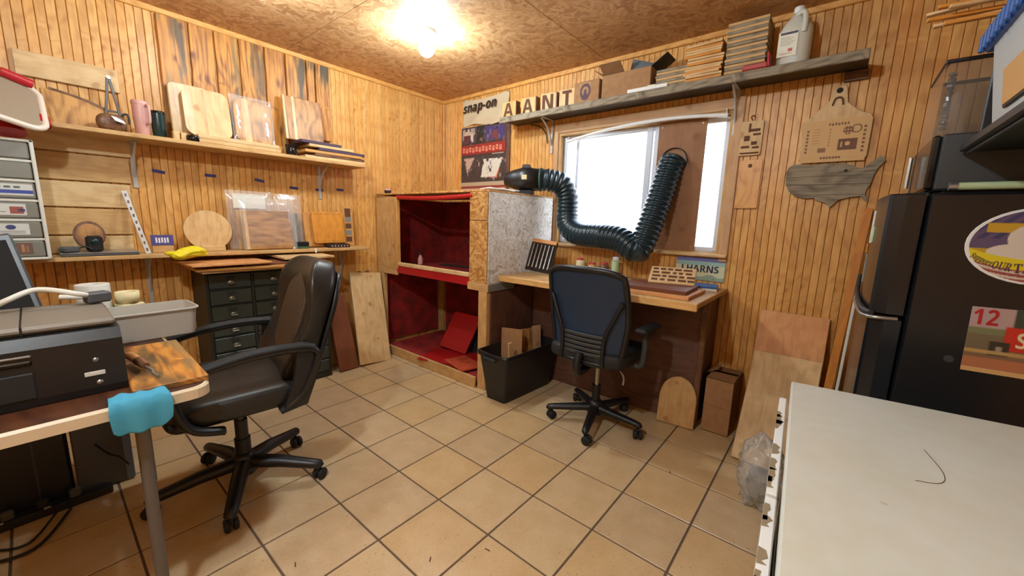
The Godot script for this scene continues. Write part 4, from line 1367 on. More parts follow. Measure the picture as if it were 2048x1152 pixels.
# ---------------------------------------------------------------- OSB cabinet lined in red
func spray_cabinet() -> void:
	var x0 := 1.28
	var x1 := 2.06
	var z0 := -2.335
	var z1 := -0.935
	var y0 := 0.75
	var y1 := 1.445
	var t := thing("paint_cabinet", "homemade strand-board cabinet with a red-lined opening, standing in the corner", "cabinet", Vector3((x0 + x1) / 2, 0, (z0 + z1) / 2))
	var o := t.position
	var bx := func(called: String, a: Vector3, b: Vector3, m: Material, bev := 0.003, label := "") -> MeshInstance3D:
		return put(t, called, box((b - a).abs(), bev), m, Transform3D(Basis.IDENTITY, (a + b) * 0.5 - o), label)
	# front face: left post board, right strand-board panel in two pieces, rails
	bx.call("front_board", Vector3(x0, y0 + 0.06, z0), Vector3(x0 + 0.018, y1 - 0.02, -2.05), M.board_b)
	bx.call("post", Vector3(x0 - 0.006, y0 + 0.06, -2.05), Vector3(x0 + 0.03, y1 - 0.02, -2.012), M.maple_b)
	bx.call("front_panel", Vector3(x0, 1.25, -1.125), Vector3(x0 + 0.016, y1, z1 - 0.002), M.osb_box)
	bx.call("front_panel", Vector3(x0, y0 + 0.05, -1.125), Vector3(x0 + 0.016, 1.247, z1 - 0.002), M.osb_box)
	bx.call("rail", Vector3(x0 - 0.004, 0.835, -2.012), Vector3(x0 + 0.03, 0.865, -1.125), M.board)
	bx.call("red_rail", Vector3(x0, 0.77, -2.03), Vector3(x0 + 0.018, 0.835, -1.125), M.red_paint, 0.003, "red painted rail")
	bx.call("corner_rail", Vector3(x0 - 0.003, y0 - 0.005, -1.14), Vector3(x0 + 0.018, y0 + 0.05, z1 + 0.003), M.board_b)
	bx.call("corner_rail", Vector3(x0, y0 - 0.0, z0), Vector3(x0 + 0.018, y0 + 0.06, -2.03), M.board_b)
	var s := st()
	var top := []
	for k in 13:
		var u := k / 12.0
		top.append(Vector3(x0 + 0.006, y1 - 0.022 - 0.014 * sin(u * PI), lerpf(-2.03, -1.1, u)) - o)
	tube(s, top, 0.017, 8, true, Vector2(1.0, 0.6))
	put(t, "red_curtain_roll", s.commit(), M.red_paint)
	# sides, back, top, floor
	bx.call("side_panel", Vector3(x0, y0 + 0.05, z1 - 0.014), Vector3(x1, y1, z1), M.osb_white)
	bx.call("side_skirt", Vector3(x0, y0 - 0.005, z1 - 0.012), Vector3(x0 + 0.3, y0 + 0.05, z1 + 0.004), M.grey)
	bx.call("side_panel", Vector3(x0 + 0.02, y0, z0), Vector3(x1, y1 - 0.02, z0 + 0.012), M.red_dust)
	bx.call("back_panel", Vector3(x1 - 0.014, y0, z0 + 0.014), Vector3(x1, y1 - 0.02, z1 - 0.016), M.red_dust)
	bx.call("top_panel", Vector3(x0, y1, z0), Vector3(x1, y1 + 0.014, z1), M.osb_box)
	bx.call("inner_floor", Vector3(x0 + 0.02, y0 + 0.04, z0 + 0.014), Vector3(x1 - 0.016, y0 + 0.06, z1 - 0.016), M.red_dust)
	bx.call("inner_lining", Vector3(x0 + 0.02, y0 + 0.06, z1 - 0.02), Vector3(x1 - 0.016, y1 - 0.002, z1 - 0.015), M.red_dust)
	bx.call("inner_tray", Vector3(x0 + 0.1, y0 + 0.075, -1.95), Vector3(x0 + 0.55, y0 + 0.09, -1.2), M.red_dust)
	# legs and base
	for q in [Vector2(x0 + 0.02, z1 - 0.05), Vector2(x1 - 0.05, z1 - 0.05), Vector2(x0 + 0.02, z0 + 0.05), Vector2(x1 - 0.05, z0 + 0.05)]:
		bx.call("leg", Vector3(q.x - 0.02, 0.0, q.y - 0.042), Vector3(q.x + 0.02, y0, q.y + 0.042), M.board_b)
	bx.call("base_beam", Vector3(x0 - 0.02, 0.0, z0 + 0.1), Vector3(x0 - 0.001, 0.085, z1 - 0.1), M.board_b)
	bx.call("base_beam", Vector3(x0 + 0.001, 0.05, z0 + 0.095), Vector3(x1 - 0.08, 0.068, z1 - 0.095), M.red_dust)
	bx.call("lower_panel", Vector3(x0 + 0.045, 0.07, z1 - 0.016), Vector3(x1 - 0.09, y0 - 0.006, z1 - 0.006), M.brown)
	bx.call("lower_back", Vector3(x1 - 0.03, 0.07, z0 + 0.02), Vector3(x1 - 0.014, y0, z1 - 0.1), M.red_dust)
	bx.call("lower_side", Vector3(x0 + 0.045, 0.07, z0 + 0.002), Vector3(x1 - 0.08, y0, z0 + 0.008), M.red_dust)
	# things inside and on top
	var bt := thing("spray_bottle", "small pale bottle inside the red-lined cabinet", "bottle", Vector3(1.5, y0 + 0.06, -1.985))
	put(bt, "body", turned([Vector2(0, 0), Vector2(0.022, 0), Vector2(0.024, 0.004), Vector2(0.024, 0.08), Vector2(0.012, 0.1), Vector2(0.012, 0.115), Vector2(0, 0.115)], 18), M.pink)
	put(bt, "cap", turned([Vector2(0.014, 0.112), Vector2(0.014, 0.135), Vector2(0, 0.137)], 16), M.black)
	var hk := thing("wire_hook", "bent wire hook on the lining inside the red cabinet", "hook", Vector3(2.03, 1.0, -1.93))
	put(hk, "wire", tubed([Vector3(0.01, 0.07, 0), Vector3(-0.03, 0.075, 0.02), Vector3(-0.05, 0.05, 0.06), Vector3(-0.04, 0.02, 0.1)], 0.004), M.steel)
	var st0 := thing("scrap_strip", "dark strip of scrap lying on the red cabinet floor", "offcut", Vector3(1.62, y0 + 0.091, -1.6))
	put(st0, "strip", box(Vector3(0.05, 0.012, 0.4), 0.003), M.ink, xf(Vector3(0, 0.006, 0), Vector3(0, 12, 0)))
	for e in [[Vector3(1.45, 0.0685, -1.5), 20.0, "red_paint", "red-sprayed board lying slanted in the bottom of the cabinet", Vector3(0.3, 0.014, 0.5)], [Vector3(1.4, 0.083, -1.3), -14.0, "orange_dust", "orange-red speckled offcut lying on the sprayed board", Vector3(0.2, 0.014, 0.3)]]:
		solo("sprayed_board", e[3], "board", box(e[4], 0.002), M[e[2]], xf(e[0] + Vector3(0, 0.007, 0), Vector3(0, e[1], 0)))
	var sb := thing("black_sheet", "black sheet leaning inside the open base of the red-lined cabinet", "sheet", Vector3(1.7, 0.068, -1.3))
	s = st()
	beam(s, Vector3(0, 0.006, 0), Vector3(0.2, 0.52, 0), Vector3(0, 0, 1), 0.42, 0.015)
	put(sb, "sheet", s.commit(), M.black_matt)
	var sp := thing("sprayed_sheet", "red sprayed sheet leaning in the open base of the red-lined cabinet", "sheet", Vector3(1.56, 0.0835, -1.62))
	s = st()
	beam(s, Vector3(0, 0.006, 0), Vector3(0.2, 0.3, 0), Vector3(0, 0, 1), 0.34, 0.015)
	put(sp, "sheet", s.commit(), M.red_paint)
	var pt := thing("small_pot", "small dark pot with a pink rim on the corner of the strand-board cabinet", "pot", Vector3(1.33, y1 + 0.014, -2.22))
	put(pt, "body", turned([Vector2(0, 0), Vector2(0.026, 0), Vector2(0.03, 0.02), Vector2(0.028, 0.034), Vector2(0.0, 0.034)], 18), M.ink)
	put(pt, "lid", turned([Vector2(0.03, 0.03), Vector2(0.03, 0.042), Vector2(0, 0.044)], 18), M.pink, xf(Vector3(0, 0, 0)))
	var rag := thing("white_cloth", "crumpled white sheet on top of the strand-board cabinet under the fan", "cloth", Vector3(1.5, y1 + 0.014, -1.03))
	s = st()
	var nz := FastNoiseLite.new()
	nz.seed = 9
	nz.frequency = 7.0
	cushion(s, Vector3(0.34, 0.02, 0.16), 0.5, func(q): return q + Vector3(0, 0.012 * nz.get_noise_2d(q.x, q.z), 0), 30, 12)
	put(rag, "folds", s.commit(), M.white, xf(Vector3(0, 0.014, 0)))

func exhaust() -> void:
	# inline fan on the cabinet top
	var t := thing("inline_fan", "black inline exhaust fan lying on the strand-board cabinet", "fan", Vector3(1.78, 1.459, -1.01), deg_to_rad(28.0))
	var r := 0.088
	# axis along local +Z after turning profile
	put(t, "housing", turned([Vector2(0.0, -0.17), Vector2(0.045, -0.17), Vector2(0.05, -0.165), Vector2(0.075, -0.09), Vector2(r, -0.04), Vector2(r + 0.006, -0.03), Vector2(r + 0.006, 0.04), Vector2(r, 0.05), Vector2(0.082, 0.12), Vector2(0.0, 0.12)], 32), M.black, xf(Vector3(0, 0.115, 0), Vector3(90, 0, 0)))
	put(t, "foot", box(Vector3(0.14, 0.03, 0.12), 0.004), M.black_matt, xf(Vector3(0, 0.0155, 0)))
	put(t, "terminal_box", box(Vector3(0.06, 0.03, 0.06), 0.005), M.charcoal, xf(Vector3(0, 0.213, 0)))
	put(t, "rating_plate", box(Vector3(0.003, 0.035, 0.04), 0.0005), M.cream, xf(Vector3(-0.0945, 0.125, 0.0)))
	put(t, "clamp_band", turned([Vector2(0.086, -0.006), Vector2(0.09, -0.006), Vector2(0.09, 0.006), Vector2(0.086, 0.006)], 28), M.moss, xf(Vector3(0, 0.115, 0.115), Vector3(90, 0, 0)))
	# corrugated hose: path then ribs along it
	var h := thing("exhaust_hose", "black corrugated exhaust hose looping from the fan to the window panel", "hose", Vector3.ZERO)
	var a0 := t.transform * Vector3(0, 0.115, 0.11)
	var dir := (t.transform.basis * Vector3(0, 0, 1)).normalized()
	var path := curve([a0, a0 + dir * 0.05, Vector3(1.935, 1.545, -0.785), Vector3(1.975, 1.45, -0.745), Vector3(1.98, 1.33, -0.742), Vector3(1.965, 1.225, -0.715), Vector3(1.945, 1.165, -0.6), Vector3(1.93, 1.16, -0.42), Vector3(1.905, 1.145, -0.25), Vector3(1.88, 1.08, -0.13), Vector3(1.9, 1.105, -0.092), Vector3(1.95, 1.25, -0.062), Vector3(2.02, 1.46, -0.03), Vector3(2.07, 1.62, -0.008), Vector3(2.105, 1.684, 0.0)], 14)
	var pts := []
	var rad := []
	var along := 0.0
	for k in path.size():
		if k > 0:
			along += path[k].distance_to(path[k - 1])
		pts.append(path[k])
	# resample evenly and pleat
	var step := 0.0045
	var total := along
	var ev := []
	var acc := 0.0
	var nextd := 0.0
	for k in range(1, pts.size()):
		var seg: float = pts[k].distance_to(pts[k - 1])
		while nextd <= acc + seg and seg > 0.0:
			ev.append(pts[k - 1].lerp(pts[k], (nextd - acc) / seg))
			nextd += step
		acc += seg
	for k in ev.size():
		var pleat := 0.003 if k * step > 0.42 and k * step < 0.86 else 0.011
		rad.append(0.088 - pleat * (0.5 + 0.5 * cos(TAU * k * step / 0.034)))
	var s := st()
	tube(s, ev, rad, 24, false)
	put(h, "pleated_tube", s.commit(), M.duct)

# ---------------------------------------------------------------- workbench under the window
const BT := 0.862      # bench top
func bench() -> void:
	var t := thing("workbench", "workbench with a pale top and brown panel front under the window", "workbench", Vector3(1.74, 0, -0.25))
	put(t, "top", box(Vector3(0.7, 0.03, 1.352), 0.004), M.board_b, xf(Vector3(0.0, BT - 0.015, 0.004)))
	put(t, "front_edge", box(Vector3(0.016, 0.042, 1.352), 0.004), M.cream_wood, xf(Vector3(-0.358, BT - 0.021, 0.004)))
	put(t, "modesty_panel", box(Vector3(0.016, BT - 0.032, 1.3), 0.002), M.brown, xf(Vector3(0.078, (BT - 0.03) / 2, -0.015)))
	put(t, "end_panel", box(Vector3(0.27, BT - 0.032, 0.018), 0.002), M.brown, xf(Vector3(0.215, (BT - 0.03) / 2, 0.627)))
	put(t, "corner_post", box(Vector3(0.034, BT - 0.031, 0.034), 0.003), M.walnut, xf(Vector3(0.05, (BT - 0.03) / 2, 0.632)))
	put(t, "end_panel", box(Vector3(0.27, BT - 0.032, 0.018), 0.002), M.brown, xf(Vector3(0.215, (BT - 0.03) / 2, -0.66)))
	put(t, "bracket", box(Vector3(0.3, 0.03, 0.02), 0.002), M.walnut, xf(Vector3(-0.09, BT - 0.046, 0.5)))
	put(t, "bracket", box(Vector3(0.3, 0.03, 0.02), 0.002), M.walnut, xf(Vector3(-0.09, BT - 0.046, -0.5)))
	# stack of boards on the near end
	for e in [[0.0, 0.46, 0.34, "board_pink", 0.0, "wide pinkish board lying on the near end of the workbench"], [0.021, 0.4, 0.28, "mauve", 2.0, "mauve board lying on the wide pinkish board at the bench end"]]:
		solo("bench_board", e[5], "board", box(Vector3(e[2], 0.02, e[1]), 0.002), M[e[3]], xf(Vector3(1.6, BT + e[0] + 0.0105, 0.14), Vector3(0, e[4], 0)))
	# engraved plaque leaning back
	var p := thing("engraved_plaque", "honey plaque with rows of burnt lettering leaning on the workbench boards", "plaque", Vector3(1.66, BT + 0.042, 0.2), deg_to_rad(-78))
	var tilt := xf(Vector3(0, 0.004, 0), Vector3(-56, 0, 0))
	put(p, "plate", box(Vector3(0.26, 0.15, 0.016), 0.004), M.board, tilt * xf(Vector3(0, 0.075, 0)))
	var rr := RandomNumberGenerator.new()
	rr.seed = 5
	for row in 4:
		var xx := -0.115
		while xx < 0.1:
			var ww := rr.randf_range(0.018, 0.05)
			put(p, "burnt_letters", box(Vector3(ww, 0.018, 0.0016), 0.0), M.burn, tilt * xf(Vector3(xx + ww / 2, 0.026 + row * 0.033, 0.0082)))
			xx += ww + rr.randf_range(0.008, 0.016)
	# license plate on the wall behind
	var im := Image.create(128, 64, false, Image.FORMAT_RGB8)
	for yy in 64:
		for xx in 128:
			var u := yy / 64.0
			var c := rgb(112, 116, 176) if u < 0.16 else (rgb(150, 186, 178) if u < 0.34 else rgb(206, 208, 172))
			if u > 0.68 and sin(xx * 0.12) * 4.0 + 50.0 < yy:
				c = rgb(150, 170, 148)
			im.set_pixel(xx, yy, c)
	print_mat("plate_print", im, 0.35)
	var lp := thing("license_plate", "license plate with dark raised letters on the wall over the bench end", "license plate", Vector3(XW - 0.006, 0.972, 0.245), -PI / 2)
	put(lp, "plate", card(0.305, 0.152, 0.002), M.plate_print)
	put(lp, "lettering", letters("LHARNS", 0.047, 0.002), M.dark_blue, xf(Vector3(0, 0.0, 0.003)))
	for q in [-0.09, 0.09]:
		put(lp, "bolt", rod(Vector3(q, -0.062, 0.002), Vector3(q, -0.062, 0.005), 0.005, 8), M.steel)
	var bk := thing("blue_notebook", "blue notebook lying on the bench corner below the license plate", "notebook", Vector3(1.93, BT, 0.3), deg_to_rad(10))
	put(bk, "cover", box(Vector3(0.15, 0.012, 0.2), 0.002), M.blue, xf(Vector3(0, 0.022, 0)))
	put(bk, "pages", box(Vector3(0.145, 0.015, 0.195), 0.001), M.paper, xf(Vector3(0, 0.008, 0)))
	# tilted panel of drill bits beside the cabinet
	var d := thing("tool_rack", "tilted rack of steel bits leaning beside the strand-board cabinet", "tool rack", Vector3(1.66, BT + 0.02, -0.78), deg_to_rad(-66))
	var tx := xf(Vector3(0, 0, 0), Vector3(-24, 0, -8))
	put(d, "board", box(Vector3(0.2, 0.25, 0.02), 0.003), M.ink, tx * xf(Vector3(0, 0.125, 0)))
	put(d, "rail", box(Vector3(0.19, 0.03, 0.016), 0.003), M.board_pink, tx * xf(Vector3(0, 0.235, 0.017)))
	for k in 6:
		put(d, "bit", rod(tx * Vector3(-0.075 + k * 0.03, 0.02, 0.018), tx * Vector3(-0.075 + k * 0.03, 0.21, 0.018), 0.008, 10, 0.005), M.steel)
	# small clutter behind the chair
	var jar := [[1.98, -0.6, 0.12, 0.03, "cream", "cream jar at the back of the bench, first from the hose bend"], [1.97, -0.3, 0.15, 0.026, "moss_pale", "pale green tube at the back of the bench below the hose"], [1.99, -0.4, 0.1, 0.035, "walnut", "brown pot at the back of the bench below the hose"], [1.99, -0.5, 0.09, 0.03, "board_b", "tan pot at the back of the bench between cream jar and brown pot"]]
	for e in jar:
		var j := thing("bench_jar", e[5], "jar", Vector3(e[0], BT, e[1]))
		put(j, "body", turned([Vector2(0, 0), Vector2(e[3], 0), Vector2(e[3] * 1.05, 0.005), Vector2(e[3] * 1.05, e[2] * 0.8), Vector2(e[3] * 0.8, e[2] * 0.88), Vector2(0, e[2] * 0.88)], 18), M[e[4]])
		put(j, "lid", turned([Vector2(e[3] * 0.85, e[2] * 0.86), Vector2(e[3] * 0.85, e[2]), Vector2(0, e[2])], 18), M.white if e[1] > -0.35 else M.red)
	var tr := thing("parts_tray", "long shallow tray of odds and ends along the back of the bench", "tray", Vector3(1.83, BT, -0.45))
	put(tr, "tray", tray_mesh(0.2, 0.05, 0.34), M.grey)
	for k in 5:
		put(tr, "part", box(Vector3(0.05, 0.03, 0.035), 0.006), [M.moss_pale, M.red, M.black, M.cream, M.steel][k], xf(Vector3(-0.03 + 0.04 * (k % 2), 0.026 + 0.006 * k, -0.12 + k * 0.06), Vector3(0, k * 40, 10)))
	# rounded board and cardboard boxes standing before the bench
	var hb := thing("round_top_board", "round-topped wooden board leaning on the bench panel", "board", Vector3(1.742, 0.004, 0.285), -PI / 2 + 0.1)
	var o := [Vector2(-0.11, 0), Vector2(0.11, 0), Vector2(0.11, 0.17)]
	o.append_array(arc(0.0, 0.17, 0.11, 0.14, 0, 180, 14))
	o.append(Vector2(-0.11, 0.17))
	put(hb, "slab", pris(o, 0.02, 0.003), M.board_b, xf(Vector3.ZERO, Vector3(-7, 0, 0)))
	var cb := thing("carton", "tall tan carton with an open flap standing at the end of the workbench", "carton", Vector3(1.935, 0, 0.5), 0.0)
	carton(cb, Vector3(0.27, 0.345, 0.15), true)
	# black tote under the cabinet edge, with cardboard in it
	tote_black()

func tray_mesh(w: float, h: float, l: float) -> ArrayMesh:
	var s := st()
	rbox(s, Vector3(w, 0.004, l), xf(Vector3(0, 0.002, 0)), 0.001)
	for sx in [-1, 1]:
		rbox(s, Vector3(0.004, h, l), xf(Vector3(sx * w / 2, h / 2, 0)), 0.001)
		rbox(s, Vector3(w, h, 0.004), xf(Vector3(0, h / 2, sx * l / 2)), 0.001)
	return s.commit()

func carton(t: Node3D, size: Vector3, seam: bool) -> void:
	var h := size.y
	var s := st()
	var th := 0.005
	for sx in [-1, 1]:
		rbox(s, Vector3(th, h, size.z), xf(Vector3(sx * (size.x - th) / 2, h / 2, 0)), 0.001)
		rbox(s, Vector3(size.x - 0.008, h, th), xf(Vector3(0, h / 2, sx * (size.z - th) / 2)), 0.001)
	rbox(s, Vector3(size.x, th, size.z), xf(Vector3(0, th / 2, 0)), 0.001)
	put(t, "body", s.commit(), M.cardboard)
	put(t, "flap", box(Vector3(size.x * 0.52, 0.004, size.z - 0.004), 0.001), M.cardboard, xf(Vector3(-size.x * 0.24, h - 0.002, 0)))
	put(t, "flap", box(Vector3(size.x * 0.3, 0.004, size.z - 0.006), 0.001), M.cardboard_b, xf(Vector3(size.x * 0.36, h - 0.004, 0)))
	put(t, "flap", box(Vector3(size.x * 0.4, size.z * 0.5, 0.004), 0.001), M.cardboard, xf(Vector3(size.x * 0.1, h + 0.012, -size.z * 0.46), Vector3(60, 0, 0)))
	if seam:
		put(t, "seam_tape", box(Vector3(size.x + 0.002, 0.004, size.z + 0.002), 0.0), M.cardboard_b, xf(Vector3(0, h * 0.5, 0)))

func tote_black() -> void:
	var t := thing("black_tote", "open black plastic tote of offcuts on the floor before the strand-board cabinet", "tote", Vector3(1.475, 0, -0.775), deg_to_rad(-3))
	var s := st()
	var w0 := Vector2(0.52, 0.19)
	var w1 := Vector2(0.6, 0.27)
	var h := 0.35
	var ringp := func(sz: Vector2, y: float, r: float) -> Array:
		var q := rrect(sz.x, sz.y, r, 4).map(func(p): return Vector3(p.x, y, p.y))
		q.append(q[0])
		return q
	var outer := [ringp.call(w0, 0.0, 0.03), ringp.call(w0, 0.002, 0.03), ringp.call(w0.lerp(w1, 0.5), h * 0.5, 0.032), ringp.call(w1, h - 0.03, 0.035), ringp.call(w1 + Vector2(0.025, 0.025), h - 0.028, 0.04), ringp.call(w1 + Vector2(0.025, 0.025), h, 0.04), ringp.call(w1 - Vector2(0.008, 0.008), h, 0.035), ringp.call(w0 - Vector2(0.008, 0.008), 0.006, 0.03)]
	for row in outer:
		row.reverse()
	skin(s, outer, true)
	prism(s, rrect(w0.x - 0.01, w0.y - 0.01, 0.03, 4), 0.006, Transform3D(Basis.from_euler(Vector3(-PI / 2, 0, 0)), Vector3(0, 0.001, 0)))
	put(t, "tub", s.commit(), M.black)
	put(t, "handle", box(Vector3(0.03, 0.02, 0.12), 0.006), M.black_matt, xf(Vector3(-0.318, h - 0.035, 0)))
	var it := [[Vector3(1.42, 0.02, -0.81), Vector3(1.44, 0.47, -0.83), Vector3(0.05, 0, 0.2), 0.17, 0.012, "cardboard", "bent cardboard sheet sticking up out of the black tote"], [Vector3(1.555, 0.02, -0.78), Vector3(1.57, 0.44, -0.83), Vector3(0.25, 0, 0.06), 0.17, 0.016, "slab", "grainy orange offcut sticking up out of the black tote"], [Vector3(1.35, 0.02, -0.75), Vector3(1.31, 0.41, -0.74), Vector3(0.1, 0, 0.02), 0.03, 0.012, "maple", "thin pale stick standing in the black tote"], [Vector3(1.685, 0.02, -0.76), Vector3(1.7, 0.45, -0.8), Vector3(0.2, 0, 0.06), 0.08, 0.014, "ply", "plywood offcut at the far end of the black tote"]]
	for e in it:
		var o := thing("offcut", e[6], "offcut", e[0], 0, "offcuts in the black tote")
		s = st()
		beam(s, Vector3.ZERO, e[1] - e[0], e[2].normalized(), e[3], e[4])
		put(o, "piece", s.commit(), M[e[5]])

func leaning_boards_right() -> void:
	var a := [
		["pinkish wide board leaning on the beadboard by the refrigerator", Vector3(1.78, 0.0, 0.795), Vector3(2.09, 0.755, 0.795), 0.335, 0.02, "board_pink"],
		["pale plank leaning in front of the pinkish wide board", Vector3(1.58, 0.0, 0.795), Vector3(1.95, 0.53, 0.80), 0.32, 0.02, "board"]]
	for e in a:
		var t := thing("leaning_board", e[0], "board", e[1], 0, "boards leaning on the window wall")
		var s := st()
		beam(s, Vector3(0, 0.008, 0), e[2] - e[1], Vector3(0, 0, 1), e[3], e[4], 0.003)
		put(t, "plank", s.commit(), M[e[5]])
		for q in [Vector2(0.72, 0.1), Vector2(0.35, -0.03)]:
			var p: Vector3 = (e[2] - e[1]) * q.x + Vector3(0, 0, q.y)
			var nn := beam_xf(e[1], e[2], Vector3(0, 0, 1)).basis.z
			if nn.x > 0:
				nn = -nn
			put(t, "knot", rod(p + nn * 0.0095, p + nn * 0.0106, 0.008, 12), M.burn)
	var y := thing("yellow_stick", "long yellow wooden stick leaning between beadboard and refrigerator", "stick", Vector3(1.83, 0.0, 0.98))
	var s := st()
	beam(s, Vector3(0, 0.004, 0), Vector3(0.255, 1.37, 0.06), Vector3(0, 0, 1), 0.036, 0.02)
	put(y, "stick", s.commit(), M.yellow_wood)
	var w := thing("white_stick", "thin white trim strip leaning beside the refrigerator door", "stick", Vector3(1.775, 0.0, 1.022))
	s = st()
	beam(s, Vector3(0, 0.004, 0), Vector3(0.1, 0.95, 0.02), Vector3(1, 0, 0), 0.02, 0.012)
	put(w, "strip", s.commit(), M.white_b)
	# bag of clear wrap on the floor by the white cabinet
	var b := thing("plastic_bag", "crumpled clear plastic bag on the floor beside the white cabinet", "bag", Vector3(1.27, 0, 0.8))
	var nz := FastNoiseLite.new()
	nz.seed = 12
	nz.frequency = 16.0
	s = st()
	cushion(s, Vector3(0.2, 0.3, 0.16), 0.7, func(q): return q * (1.0 + 0.5 * absf(nz.get_noise_3d(q.x, q.y, q.z)) - 0.3 * absf(nz.get_noise_3d(q.z * 2.5, q.x * 2.5, q.y * 2.5))) * Vector3(1.0 - 0.5 * maxf(0.0, q.y) / 0.15 * 0.4, 1, 1), 36, 24)
	put(b, "bag", s.commit(), M.bag, xf(Vector3(0, 0.155, 0)))
	put(b, "contents", box(Vector3(0.1, 0.14, 0.08), 0.02), M.grey, xf(Vector3(0, 0.09, 0), Vector3(0, 30, 8)))

# ---------------------------------------------------------------- window wall: shelf and hangings
const RS := 2.1       # top of the shelf over the window
func on_wall(z: float, y: float, off := 0.0) -> Transform3D:
	return Transform3D(Basis(Vector3.UP, -PI / 2), Vector3(XW - 0.002 - off, y, z))

func soften(im: Image) -> Image:
	var w := im.get_width()
	var h := im.get_height()
	im.resize(w * 2 / 3, h * 2 / 3, Image.INTERPOLATE_BILINEAR)
	im.resize(w * 3, h * 3, Image.INTERPOLATE_CUBIC)
	return im

func nth(k: int, n: int) -> String:
	if k == 0:
		return "lowest"
	if k == n - 1:
		return "topmost"
	return ["second", "third", "fourth", "fifth", "sixth", "seventh", "eighth", "ninth", "tenth", "eleventh", "twelfth", "thirteenth", "fourteenth", "fifteenth", "sixteenth", "seventeenth"][k - 1] + " from the bottom"

